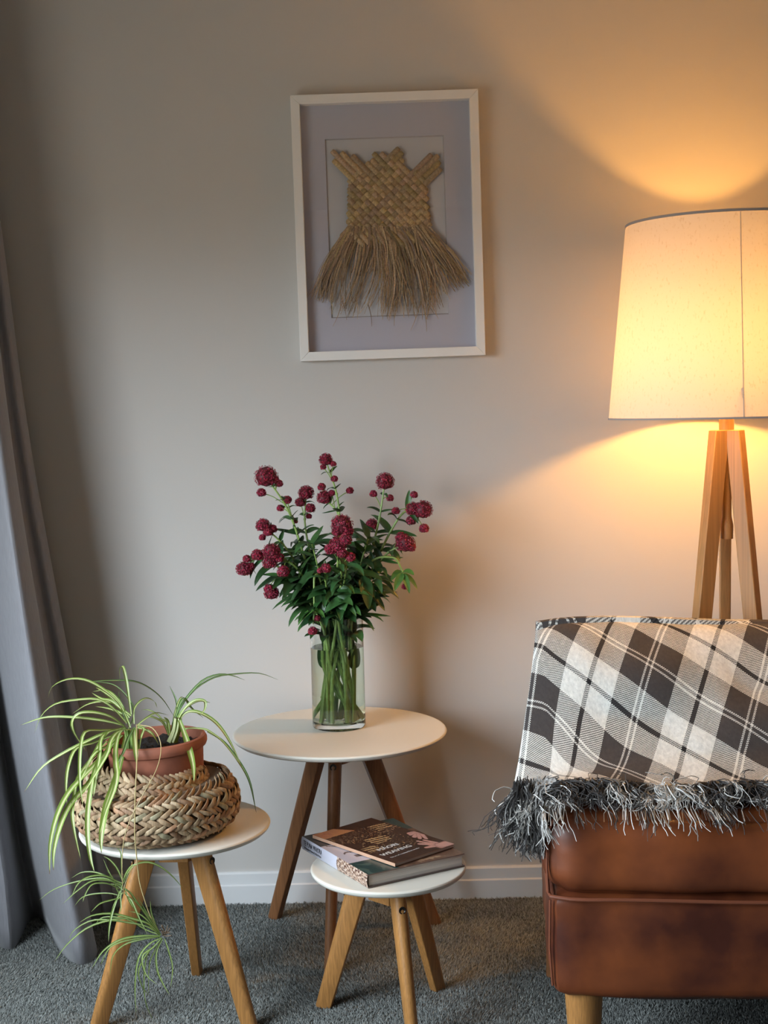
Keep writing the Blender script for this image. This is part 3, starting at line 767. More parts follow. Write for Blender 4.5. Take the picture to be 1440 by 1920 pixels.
# ------------------------------------------------------------------ books
def books():
    z3 = Z3 + .0008
    TH = .027
    def quad(pts, z): return [on(x, y, z) for x, y in pts]
    # lower book: A left, B front, C right, D back (top face)
    A, B, C_ = quad([(557, 1570), (690, 1640), (871, 1600)], z3 + TH)
    ex = (C_ - B); W_ = ex.length; ang = math.atan2(ex.y, ex.x)
    H_ = (A - B).length
    # square it: x along B->C (tail of the book), y along B->A (spine)
    print('BOOK', W_, H_, math.degrees(ang), math.degrees(math.atan2((A - B).y, (A - B).x)))
    t = thing('hardback_book', (B.x, B.y, z3), 'thick hardback book with pale lettered spine, under the thinner book', 'book', 'books on the smallest table', rz=ang)
    def printed(w, h, fn, nx, ny, name, z, parent, flip=False):
        vs = []; col = []
        for j in range(ny + 1):
            for i in range(nx + 1):
                u, v = i / nx, j / ny; vs.append((u * w, v * h, z)); col.append(fn(u, v))
        q = MB(); q.add(vs, [(j * (nx + 1) + i, j * (nx + 1) + i + 1, (j + 1) * (nx + 1) + i + 1, (j + 1) * (nx + 1) + i) for j in range(ny) for i in range(nx)], col=col, smooth=False)
        return q.build(name, M_print, parent)
    def nz(u, v, s, o=0): return mnoise.noise(Vector((u * s, v * s, o)))
    cov = .0025
    q = MB(); box(q, .004, W_ - .004, .004, H_ - .004, cov, TH - cov); q.build('page_block', M_page, t)
    def jacket(u, v):
        # u: 0 spine .. 1 fore edge ; v: 0 tail .. 1 head
        if v > .70: base = (.022, .026, .030) if u < .5 else (.03, .06, .06)
        elif u < .47 and v > .27:
            base = (.50, .46, .52)
            if abs((v - .50) - .35 * (u - .2) + .02 * math.sin(u * 40)) < .012 and .08 < u < .40: base = (.08, .05, .05)
            if abs((v - .62) + .5 * (u - .2)) < .010 and .05 < u < .3: base = (.10, .07, .06)
            if .36 < v < .41 and .14 < u < .44: base = (.05, .04, .05)
        elif u < .32 and v <= .27: base = (.015, .045, .045) if nz(u, v, 12) < .25 else (.05, .09, .08)
        else:
            g = nz(u, v, 9) * .5 + nz(u, v, 30, 2) * .5
            base = (.16 + .14 * g, .085 + .08 * g, .055 + .06 * g)
            if g > .32: base = (.40, .26, .16)
        return base
    printed(W_, H_, jacket, 150, 120, 'front_cover', TH, t)
    q = MB(); box(q, 0, W_, 0, H_, TH - cov, TH - .0003, col=(.25, .17, .14)); box(q, 0, W_, 0, H_, 0, cov, col=(.10, .07, .06)); q.build('cover_boards', M_print, t)
    # spine, printed: pale title panel at the head, woven photo at the tail
    q = MB(); nx, ny = 150, 24; vs = []; col = []
    for j in range(ny + 1):
        for i in range(nx + 1):
            u, v = i / nx, j / ny     # u 0 tail .. 1 head
            a_ = -math.cos(v * math.pi) ; xx = -.0025 * math.sin(v * math.pi)
            vs.append((xx - .0002, u * H_, v * TH))
            if u > .44: c = (.52, .52, .60)
            else:
                g = nz(u * 5, v, 9) + .7 * nz(u * 5, v, 25, 3) + (.25 if abs(math.sin((u * 46 + v * 7))) > .8 else 0)
                c = (.10, .05, .04) if g < .0 else ((.42, .28, .20) if g < .45 else (.62, .50, .42))
            col.append(c)
    q.add(vs, [(j * (nx + 1) + i, (j + 1) * (nx + 1) + i, (j + 1) * (nx + 1) + i + 1, j * (nx + 1) + i + 1) for j in range(ny) for i in range(nx)], col=col)
    q.build('spine', M_print, t)
    def text(body, size, parent, m, loc, rot, name='title_lettering', sx=1, bold=0):
        cu = bpy.data.curves.new(name, 'FONT'); cu.body = body; cu.size = size; cu.align_x = 'LEFT'; cu.extrude = .00005; cu.offset = bold; cu.materials.append(m)
        cu.space_character = 1.05
        tmp = bpy.data.objects.new('tmp', cu); COL.objects.link(tmp); bpy.context.view_layer.update()
        me = bpy.data.meshes.new_from_object(tmp.evaluated_get(bpy.context.evaluated_depsgraph_get())); bpy.data.objects.remove(tmp)
        o = bpy.data.objects.new(name, me); COL.objects.link(o); o.parent = parent; o.location = loc; o.rotation_euler = rot; o.scale = (sx, 1, 1); return o
    # spine text reads from head (left) to tail (right); text x -> -y, text y -> +z
    text('TE PUNA WAIORA', .0150, t, M_ink_dark, (-.0030, H_ * .955, TH * .47), (R(90), 0, R(-90)), sx=.62, bold=.0002)
    text('The Distinguished Weavers of Te Kāhui Whiritoi', .0070, t, M_ink_dark, (-.0029, H_ * .955, TH * .20), (R(90), 0, R(-90)), 'subtitle_lettering', sx=.52, bold=.0001)
    # upper book
    z4 = z3 + TH + .0012; T4 = .0065
    A, B, C_, D = quad([(583, 1566), (741, 1619), (848, 1583), (697, 1533)], z4 + T4)
    ex = (C_ - B) + (D - A); W4 = ex.length / 2; ang = math.atan2(ex.y, ex.x); H4 = ((A - B).length + (D - C_).length) / 2
    print('BOOK2', W4, H4, math.degrees(ang), math.degrees(math.atan2((A - B).y, (A - B).x)))
    t = thing('paperback_book', (B.x, B.y, z4), 'thinner dark brown book with white title lettering, lying on the thick hardback', 'book', 'books on the smallest table', rz=ang)
    q = MB(); box(q, .001, W4 - .001, .001, H4 - .001, .0005, T4 - .0006); q.build('page_block', M_page, t)
    def cover(u, v):
        # u along short front edge (0..1), v from front (0) to left-back (1)
        g = nz(u, v, 7) * .5 + nz(u, v, 26, 4) * .5
        c = (.055 + .03 * g, .026 + .015 * g, .018 + .01 * g)
        st = (v * 15) % 1
        # bundles of pale strips crossing the frame
        for uc, vc, lu, lv in ((.47, .52, .15, .075), (.83, .76, .13, .07), (.16, .38, .11, .06)):
            if abs(u - uc + .05 * nz(u, v, 30, 2)) < lu and abs(v - vc) < lv and ((v - vc + (u - uc) * .12) * 30) % 1.3 < .55: c = (.52, .33, .16)
        if v > .84 and u < .50 - (v - .84): c = (.42 + .15 * g, .20 + .1 * g, .10)
        if .62 < v < .84 and abs(nz(u * 2, v, 14, 8)) < .05: c = (.28, .17, .10)
        # a scatter of dashes
        if .22 < v < .70 and .1 < u < .8 and nz(u * 1.4, v * 3.4, 22, 6) > .40: c = (.40, .25, .13)
        # two hands, each a palm with fingers
        for x0, y0, x1, y1, w_ in ((1.0, .42, .90, .44, .055), (.95, .40, .84, .36, .030), (.95, .38, .85, .30, .026), (.98, .36, .90, .26, .026), (.96, .44, .86, .42, .022),
                                   (.86, .02, .80, .12, .085), (.80, .12, .70, .20, .030), (.82, .12, .76, .26, .026), (.88, .12, .84, .24, .026), (.76, .08, .66, .10, .024), (1.0, .04, .84, .06, .07)):
            dx, dy = x1 - x0, y1 - y0; tt = max(0, min(1, ((u - x0) * dx + (v - y0) * dy) / (dx * dx + dy * dy)))
            dd = math.hypot(u - x0 - dx * tt, v - y0 - dy * tt) / (w_ * (1.05 - .25 * tt))
            if dd < 1: c = (.60, .31, .25) if dd < .8 else (.34, .15, .12)
        return c
    cv = printed(W4, H4, cover, 130, 190, 'front_cover', T4, t)
    q = MB(); box(q, 0, W4, 0, H4, T4 - .0008, T4 - .0001, col=(.50, .30, .20)); box(q, 0, W4, 0, H4, 0, .0006, col=(.2, .12, .09)); box(q, -.0006, .0008, 0, H4, 0, T4, col=(.55, .33, .22)); q.build('cover_boards', M_print, t)
    text('MĀORI', .0175, t, M_ink_white, (W4 * .17, H4 * .30, T4 + .0003), (0, 0, R(2)), sx=1.0, bold=.0003)
    text('WEAVING', .0175, t, M_ink_white, (W4 * .08, H4 * .19, T4 + .0003), (0, 0, R(2)), sx=1.0, bold=.0003)
    text('The art of creating Māori textiles', .0062, t, M_ink_white, (W4 * .10, H4 * .115, T4 + .0003), (0, 0, R(2)), 'subtitle_lettering', sx=.9)
books()

# ------------------------------------------------------------------ basket, pot
BC = on(294, 1553, Z2); BC.y -= .005
def basket():
    t = thing('seagrass_basket', (BC.x, BC.y, Z2), 'plaited seagrass basket with folded collar holding the terracotta pot', 'basket')
    rnd = random.Random(2)
    rw = [(.124, .006), (.142, .012), (.154, .022), (.161, .034), (.1645, .047), (.164, .060), (.160, .073), (.153, .085), (.143, .095)]      # body rows (r, z)
    cr = [(.124, .104), (.120, .115), (.114, .126), (.106, .137)]                                              # collar rows, leaning in
    def defo(r, a, z, collar=False):
        k = 1 + .02 * math.sin(3 * a + 1)
        p = Vector((r * math.cos(a) * k, r * math.sin(a) * k, z))
        # body sags lower at the right, fold is deeper towards the right front
        p.z += .014 * (z / .1) ** 2 * math.cos(a) * (1 if not collar else -.2)
        if collar:
            p.x += -.016; p.y += .004; p.z += .006 * math.sin(a) - .008 * math.cos(a)
        p.x = p.x; return p
    # inner shell
    q = MB()
    def fn_b(p, a): return defo(math.hypot(p.x, p.y) if False else p.length if False else math.sqrt(p.x ** 2 + p.y ** 2), a, p.z)
    lathe(q, [(.02, .004), (.122, .003), (.140, .014), (.152, .032), (.158, .050), (.156, .068), (.146, .085), (.130, .096), (.10, .09)], 72, fn=fn_b); q.build('basket_wall', M_basketin, t)
    q = MB()
    def fn_c(p, a): return defo(math.sqrt(p.x ** 2 + p.y ** 2), a, p.z, True)
    lathe(q, [(.112, .090), (.113, .103), (.109, .116), (.103, .128), (.097, .136), (.093, .134), (.099, .12), (.104, .10)], 72, fn=fn_c, closed=True); q.build('collar_lining', M_basketin, t)
    # plaited strands: one lens-shaped, slightly humped blade per stitch
    allst = []
    def stitch(rows, i, j, n, collar, up):
        # stitch j of row i: runs diagonally between rows i-.5 .. i+.5
        a0 = 2 * math.pi * (j + .37 * i) / n + rnd.uniform(-.02, .02); da = 2 * math.pi / n * rnd.uniform(1.5, 2.1)
        def rz(f):
            f = max(0, min(len(rows) - 1, f)); k = min(int(f), len(rows) - 2); u = f - k
            return rows[k][0] + (rows[k + 1][0] - rows[k][0]) * u, rows[k][1] + (rows[k + 1][1] - rows[k][1]) * u
        pts = []; N_ = 6; sl = rnd.uniform(1.0, 1.6); bl = rnd.uniform(.004, .0085)
        for k in range(N_ + 1):
            u = k / N_; f = i + (u - .5) * sl * (1 if up else -1); a = a0 + (u - .5) * da
            r, z = rz(f)
            # extrapolate at the ends of the profile
            if f < 0: r += f * .010; z += f * .008
            if f > len(rows) - 1: r -= (f - len(rows) + 1) * .012; z += (f - len(rows) + 1) * .010
            bulge = bl * math.sin(u * math.pi) - .001
            p = defo(r + bulge * .75, a, max(z, .0025), collar); pts.append(p)
        mid = pts[N_ // 2]; nrm = Vector((mid.x, mid.y, .25 * mid.length * (1 if collar else .2))).normalized()
        mb = MB(); wid = rnd.uniform(.0078, .0108)
        ribbon(mb, pts, lambda u: wid * (.55 + .45 * math.sin(u * math.pi) ** .5), nrm, nx=4, fold=-.09, twist=rnd.uniform(-.5, .5))
        g = mb; return g, mid
    for rows, collar, n in ((rw, False, 58), (cr, True, 46)):
        for i in range(len(rows)):
            for j in range(n):
                mb, mid = stitch(rows, i, j, n, collar, up=(i % 2 == 0)); allst.append((mid.y - mid.z * .2 - (.02 if collar else 0), mb))
    allst.sort(key=lambda e: e[0])
    nsingle = 290
    cache = 0
    for k, (_, mb) in enumerate(allst[:nsingle]):
        o = mb.build('plaited_strand', M_grass[rnd.choice((0, 0, 0, 1, 1, 1, 2, 2, 3, 4))], t); solidify(o, .0014, -1)
    big = MB()
    for _, mb in allst[nsingle:]:
        big.add(mb.v, mb.f, rnd.choice((0, 1, 2, 3)), uv=mb.uv)
    o = big.build('plaited_strands', M_grass, t, kind='stuff'); solidify(o, .0014, -1)
basket()
PC = at(295, 1381, C2.y + .0)          # centre of the pot's rim
def pot():
    H = .112; z0 = PC.z - H
    t = thing('plant_pot', (PC.x, PC.y, z0), 'terracotta pot with rolled rim set in the basket, holding spider plants', 'pot')
    t.rotation_euler = (0, R(-2.5), 0)
    q = MB()
    lathe(q, [(0, 0), (.082, 0), (.088, .004), (.0935, .05), (.0955, .085), (.0965, .088), (.1020, .091), (.1045, .097), (.1045, .104), (.1015, .110), (.0965, .112), (.0925, .109), (.0915, .09), (.088, .04), (0, .03)], 96)
    q.build('pot_body', M_terra, t)
    q = MB(); n = 60; vs = [(0, 0, .092)]; rings = 14
    for j in range(1, rings + 1):
        for i in range(n):
            a = 2 * math.pi * i / n; r = .0915 * j / rings
            vs.append((r * math.cos(a), r * math.sin(a), .090 + .010 * mnoise.noise(Vector((r * 60 * math.cos(a), r * 60 * math.sin(a), 0))) + .003 * mnoise.noise(Vector((r * 200 * math.cos(a), r * 200 * math.sin(a), 5)))))
    fs = [(0, 1 + i, 1 + (i + 1) % n) for i in range(n)] + [(1 + (j - 1) * n + i, 1 + j * n + i, 1 + j * n + (i + 1) % n, 1 + (j - 1) * n + (i + 1) % n) for j in range(1, rings) for i in range(n)]
    q.add(vs, fs); q.build('soil', M_soil, t)
pot()

# ------------------------------------------------------------------ spider plants
DY = C2.y
def zm(X, Y): return 20 + X / 2.769, 1220 + Y / 2.769
def leaf_from(mbmat, parent, pts, w, d0, d1, twist=0.0, nrm=(0, -.6, .8), base_w=.55, dm=None, name='leaf', zoom=zm, root=None):
    P = []
    n = len(pts)
    for i, (X, Y) in enumerate(pts):
        px, py = zoom(X, Y); u = i / (n - 1)
        d = d0 + (d1 - d0) * u
        if dm is not None: d = d0 * (1 - u) ** 2 + 2 * dm * u * (1 - u) + d1 * u * u
        P.append(at(px, py, d) - Vector(parent_loc(parent)))
    C = catmull(P, 18)
    q = MB(); ww = 1.25 * w / 2.769 * DY / FPX
    ribbon(q, C, lambda t: ww * (base_w + (1 - base_w) * min(1, t * 3)) * (1 - max(0, (t - .45) / .55) ** 2.2 * .93), nrm, nx=4, fold=.22, twist=twist)
    o = q.build(name, mbmat, parent); return o
def parent_loc(p):
    v = Vector((0, 0, 0))
    while p is not None: v += p.location; p = p.parent
    return v
def spider_plants():
    g = 'spider plants in the terracotta pot'
    c1 = at(247, 1385, DY - .045)
    t = thing('spider_plant', c1, 'larger left spider plant with drooping striped leaves and two hanging plantlets', 'plant', g)
    K0 = (625, 400)
    L = [  # zoom points, width(zoom px), end depth offset, twist, material
        ([(625, 330), (612, 230), (600, 150), (583, 85), (568, 100), (568, 165)], 13, .02, .2, M_sp1),
        ([(610, 370), (560, 270), (470, 195), (380, 152), (290, 152), (215, 190), (192, 252)], 14, .03, .3, M_sp1),
        ([(600, 375), (530, 300), (450, 255), (340, 258), (230, 280), (160, 340), (122, 432)], 14, .0, .3, M_sp1),
        ([(590, 390), (480, 365), (330, 348), (180, 348), (48, 388)], 14, -.03, .0, M_sp1),
        ([(590, 395), (520, 345), (430, 322), (355, 328), (320, 370), (330, 430), (395, 525)], 15, -.05, .0, M_sp1),
        ([(600, 400), (500, 425), (400, 470), (280, 530), (160, 610), (70, 735)], 17, -.10, .0, M_sp1),
        ([(615, 350), (560, 260), (500, 210), (425, 212)], 14, .04, .0, M_sp1),
        ([(610, 340), (560, 285), (490, 265), (400, 280), (320, 328)], 13, .05, .0, M_sp1),
        ([(625, 340), (570, 300), (520, 262), (470, 250), (420, 218)], 16, .02, .0, M_sp1),
        ([(560, 450), (470, 560), (380, 650), (300, 740), (240, 860), (205, 1010), (202, 1160)], 24, -.21, .0, M_sp1),
        ([(560, 455), (470, 590), (400, 700), (310, 800), (255, 920), (225, 1040), (222, 1140)], 22, -.22, .0, M_sp1),
        ([(580, 440), (500, 520), (440, 620), (405, 800), (400, 960), (415, 1080), (435, 1150)], 21, -.225, .0, M_sp1),
        ([(600, 440), (575, 560), (540, 690), (500, 800), (480, 900), (470, 980), (472, 1050)], 27, -.225, .0, M_sp1),
        ([(590, 400), (560, 440), (545, 520), (548, 600), (553, 640), (540, 720), (490, 850), (462, 960)], 22, -.22, .0, M_sp1),
        ([(500, 470), (420, 560), (350, 660), (330, 760), (320, 850), (335, 960), (365, 1090)], 15, -.20, .0, M_sp1),
        ([(570, 410), (470, 415), (385, 425), (362, 520), (358, 640), (362, 720), (375, 805)], 15, -.17, .0, M_sp1),
        ([(560, 430), (430, 480), (340, 510), (300, 600), (288, 700), (292, 800)], 14, -.15, .0, M_sp1),
        ([(640, 400), (645, 470), (650, 530), (655, 590)], 20, -.13, .0, M_sp1),
        ([(640, 380), (640, 310), (665, 270), (705, 248), (745, 265), (760, 295)], 10, .02, .0, M_sp1),
        ([(640, 400), (610, 460), (590, 520), (550, 600)], 14, -.12, .0, M_sp2),
        ([(655, 390), (700, 355), (755, 325), (820, 335)], 10, .02, .0, M_sp1),
        ([(655, 400), (700, 412), (740, 440), (770, 490)], 14, -.06, .0, M_sp1),
        ([(655, 390), (690, 405), (678, 450), (668, 520)], 10, -.07, .0, M_sp1),
        ([(600, 380), (575, 300), (565, 250), (560, 210)], 7, .03, .0, M_sp2),
        ([(620, 390), (640, 330), (620, 260), (540, 180), (430, 160)], 8, .06, .0, M_sp2),
        ([(430, 160), (530, 155), (640, 160), (720, 195), (790, 255), (850, 345)], 10, .05, .0, M_sp2),
        ([(560, 440), (500, 500), (440, 530), (380, 620)], 16, -.14, .0, M_sp1),
        ([(580, 410), (500, 430), (420, 560), (370, 660), (340, 720)], 14, -.15, .0, M_sp1),
        ([(630, 410), (560, 420), (520, 470), (500, 540), (430, 660), (380, 740)], 17, -.17, .0, M_sp1),
        ([(590, 400), (480, 440), (460, 560), (440, 680), (430, 760)], 14, -.17, .0, M_sp1),
        ([(620, 400), (600, 345), (560, 320), (500, 300), (440, 290)], 12, .02, .0, M_sp1),
        ([(615, 380), (590, 330), (540, 260), (490, 220), (440, 190)], 14, .03, .0, M_sp1),
    ]
    rnd = random.Random(3)
    for pts, w, de, tw, m in L:
        leaf_from(m, t, pts, w * rnd.uniform(.92, 1.08), DY - .045, DY + de, twist=tw, dm=DY - .05 + de * .7)
    q = MB()
    for k in range(9):
        a = k * .7; r = .012; tube(q, catmull([(r * math.cos(a), r * math.sin(a) * .6, -.028), (r * .8 * math.cos(a), r * .6 * math.sin(a), -.005), (r * 1.1 * math.cos(a), r * math.sin(a), .020)], 5), lambda u: .0062 * (1 - .7 * u), 6)
    q.build('crown', M_sp1.copy() if False else M_stem, t)
    # runners
    def run(pts, w, zoomf, dep):
        P = [at(*zoomf(X, Y), d) - t.location for (X, Y), d in zip(pts, dep)]
        q = MB(); tube(q, catmull(P, 30), w, 6); q.build('runner', M_runner, t)
    F0 = DY - .205
    run([(655, 385), (655, 460), (655, 590), (648, 720), (645, 850), (645, 960), (655, 1080), (664, 1163)], .0012, zm, [DY - .06, DY - .12, F0 + .02, F0, F0, F0 - .003, F0, F0])
    run([(668, 385), (740, 405), (780, 490), (760, 610), (680, 760), (620, 880), (585, 1000), (578, 1163)], .0009, zm, [DY - .06, DY - .12, DY - .14, F0 + .03, F0, F0, F0, F0])
    z5 = lambda X, Y: (60 + X / 3, 1580 + Y / 3)
    run([(582, 0), (590, 100), (605, 220), (630, 310), (665, 410), (715, 500)], .0012, z5, [F0, F0, F0, F0, F0, F0])
    run([(515, 0), (508, 80), (508, 200), (515, 290)], .0009, z5, [F0] * 4)
    run([(585, 110), (550, 170), (525, 230), (510, 290)], .0008, z5, [F0] * 4)
    # hanging plantlets
    pa = bpy.data.objects.new('plantlet', None); COL.objects.link(pa); pa.parent = t; pa.location = at(*z5(510, 250), F0) - t.location; pa['label'] = 'upper hanging plantlet'
    pb = bpy.data.objects.new('plantlet', None); COL.objects.link(pb); pb.parent = t; pb.location = at(*z5(735, 520), F0) - t.location; pb['label'] = 'lower hanging plantlet with bare roots'
    def lf(par, pts, w, de, m=M_sp3):
        P = []
        n = len(pts)
        for i, (X, Y) in enumerate(pts):
            u = i / (n - 1); P.append(at(*z5(X, Y), F0 + de * u) - parent_loc(par))
        q = MB(); ww = w / 3 * DY / FPX
        ribbon(q, catmull(P, 16), lambda s: ww * (.5 + .5 * min(1, s * 3)) * (1 - max(0, (s - .4) / .6) ** 2 * .93), (0, -.7, .7), nx=4, fold=.2)
        q.build('leaf', m, par)
    for pts, w, de in (
        ([(510, 240), (420, 190), (330, 190), (260, 230), (220, 310)], 11, -.04), ([(500, 250), (440, 215), (340, 215), (250, 275), (172, 345)], 10, -.03),
        ([(510, 230), (440, 200), (360, 168), (280, 168), (220, 200)], 9, .02), ([(500, 240), (400, 200), (250, 220), (120, 265), (38, 325)], 8, .03),
        ([(515, 230), (480, 150), (440, 100), (400, 75)], 10, .01), ([(515, 225), (560, 140), (640, 110), (720, 135), (790, 190), (852, 260)], 11, .02),
        ([(510, 215), (505, 140), (500, 60), (475, 25)], 9, .01), ([(490, 260), (420, 230), (340, 235), (300, 290), (285, 335)], 9, -.04),
        ([(500, 300), (430, 285), (340, 290), (280, 310), (240, 355)], 8, .02), ([(500, 310), (440, 325), (380, 345), (332, 390)], 10, -.03),
        ([(495, 270), (470, 340), (450, 400), (435, 480), (430, 558)], 14, -.04), ([(520, 280), (560, 330), (600, 420), (650, 518)], 11, -.03),
        ([(515, 270), (470, 230), (430, 160), (400, 90)], 8, .02), ([(505, 300), (480, 270), (455, 200), (415, 150)], 7, .0),
        ([(510, 280), (490, 310), (470, 330), (450, 370)], 8, -.02), ([(512, 215), (530, 170), (560, 130), (600, 118)], 8, -.01),
        ([(505, 235), (498, 300), (500, 370), (490, 400)], 8, -.03), ([(520, 250), (540, 310), (560, 350), (590, 390)], 9, -.01)):
        lf(pa, pts, w, de)
    for pts, w, de in (
        ([(725, 520), (680, 450), (600, 350), (550, 280), (480, 240), (420, 230)], 11, .02), ([(720, 520), (660, 460), (570, 430), (450, 400), (340, 410), (265, 450)], 14, -.03),
        ([(715, 515), (640, 470), (540, 450), (430, 435), (330, 440), (240, 490), (205, 545)], 11, .01), ([(715, 520), (620, 440), (480, 430), (320, 475), (200, 570), (125, 670)], 12, -.02),
        ([(720, 525), (620, 525), (500, 545), (400, 610), (335, 710)], 13, -.03), ([(720, 528), (600, 540), (500, 560), (430, 600), (385, 690)], 11, -.01),
        ([(722, 530), (620, 545), (520, 575), (455, 640), (438, 755)], 10, .02), ([(720, 515), (690, 450), (670, 390), (665, 325)], 10, .01),
        ([(715, 510), (650, 420), (590, 340), (520, 290)], 10, -.03), ([(730, 535), (660, 570), (600, 650), (580, 800), (585, 970)], 11, -.03),
        ([(730, 535), (680, 590), (620, 640), (640, 740), (705, 800)], 11, -.04), ([(735, 540), (700, 620), (705, 720), (740, 800), (775, 858)], 11, -.03),
        ([(745, 540), (765, 600), (790, 700), (780, 820)], 9, -.02), ([(730, 540), (650, 620), (600, 720), (620, 810), (665, 865)], 8, .02),
        ([(730, 540), (650, 630), (630, 780), (640, 900), (685, 1010)], 7, .03), ([(735, 540), (695, 600), (660, 690), (655, 860)], 7, .02),
        ([(720, 520), (640, 490), (530, 430), (400, 420), (350, 470)], 9, .02), ([(715, 515), (650, 440), (600, 400), (540, 385)], 9, .0),
        ([(720, 515), (700, 480), (650, 400), (590, 300)], 8, -.01)):
        lf(pb, pts, w, de)
    q = MB()
    for k in range(12):
        a = rnd.uniform(-.4, 1.6); ln = rnd.uniform(.008, .020); p0 = Vector((0, 0, 0)); tube(q, [p0, p0 + Vector((math.cos(a) * ln * .5, rnd.uniform(-.005, .005), math.sin(a) * ln * .5)), p0 + Vector((math.cos(a + .3) * ln, rnd.uniform(-.008, .008), math.sin(a + .3) * ln))], .0011, 5)
    q.build('aerial_roots', M_root, pb)
    # right-hand plant
    c2 = at(322, 1378, DY - .0)
    t2 = thing('spider_plant', c2, 'smaller right spider plant with thin arching leaves at back of the pot', 'plant', g)
    L2 = [([(835, 440), (845, 370), (880, 300), (930, 225), (1000, 155), (1080, 125), (1150, 130), (1215, 153)], 12, .05, M_sp2),
          ([(850, 400), (880, 300), (960, 200), (1060, 140), (1170, 122), (1290, 118), (1390, 152)], 9, .09, M_sp2),
          ([(838, 420), (865, 330), (860, 260), (825, 182)], 10, .04, M_sp2),
          ([(845, 420), (875, 340), (920, 290), (980, 262), (1035, 270)], 15, .0, M_sp1),
          ([(850, 410), (890, 320), (950, 262), (1005, 262), (1010, 300), (985, 335)], 14, -.02, M_sp1),
          ([(840, 410), (870, 300), (900, 250), (940, 300), (1000, 348)], 12, .03, M_sp2),
          ([(870, 345), (905, 440), (930, 520), (948, 600), (952, 682)], 25, -.14, M_sp1),
          ([(850, 420), (900, 330), (970, 320), (1060, 370), (1130, 460), (1200, 600)], 17, -.02, M_sp1),
          ([(1020, 420), (1100, 470), (1180, 570), (1240, 680), (1275, 840)], 13, -.02, M_sp2),
          ([(845, 430), (920, 405), (1000, 408), (1040, 425), (1110, 480), (1190, 590)], 10, -.02, M_sp1),
          ([(825, 430), (815, 370), (795, 345)], 14, -.01, M_sp1), ([(830, 430), (820, 380), (790, 360), (750, 352)], 10, .0, M_sp1),
          ([(820, 440), (800, 390), (770, 360), (720, 345), (680, 365)], 11, -.02, M_sp1), ([(845, 410), (850, 340), (880, 250), (905, 245)], 9, .04, M_sp1),
          ([(815, 400), (770, 340), (720, 310), (678, 308)], 8, .02, M_sp1)]
    for pts, w, de, m in L2: leaf_from(m, t2, pts, w, DY, DY + de, dm=DY + de * .5)
    q = MB()
    for k in range(6):
        a = k * 1.05; r = .006; tube(q, catmull([(.006 * math.cos(a), .004 * math.sin(a), -.014), (.010 + r * math.cos(a), r * math.sin(a), .010), (.014 + r * math.cos(a), r * math.sin(a), .036)], 6), lambda u: .0052 * (1 - .6 * u), 6)
    q.build('crown', M_sp1, t2)
spider_plants()

# ------------------------------------------------------------------ vase and valerian
VC = on(636, 1361, Z1)
VR = .0520 * (C1.y / 3.0); VH = .258
VR = 50.5 * VC.y / FPX
def vase():
    t = thing('glass_vase', (VC.x, VC.y, Z1), 'tall clear glass cylinder vase half full of water on the tallest table', 'vase')
    r = VR; w = .0032; bt = .013
    q = MB(); lathe(q, [(0, 0), (r - .004, 0), (r - .001, .0015), (r, .005), (r, .0075), (r, .03), (r, VH - .02), (r, VH - .003), (r, VH - .001), (r - .001, VH), (r - w + .001, VH), (r - w, VH - .001), (r - w, VH - .003), (r - w, VH - .02), (r - w, bt + .03), (r - w, bt + .006), (r - w, bt + .004), (r - w - .005, bt), (0, bt)], 96)
    q.build('vase_glass', M_glass, t)
    wl = at(636, 1221, VC.y - VR).z - Z1
    q = MB(); lathe(q, [(0, bt - .0004), (r - w - .005, bt - .0004), (r - w + .0004, bt + .004), (r - w + .0004, bt + .006), (r - w + .0004, wl - .002), (r - w + .0004, wl + .0004), (r - w - .0006, wl), (r - w - .003, wl), (0, wl)], 96)
    q.build('water', M_water, t)
    return wl
WL = vase()
def leafmesh(ln, w, droop, nrm_tilt=0, segs=7):
    pass
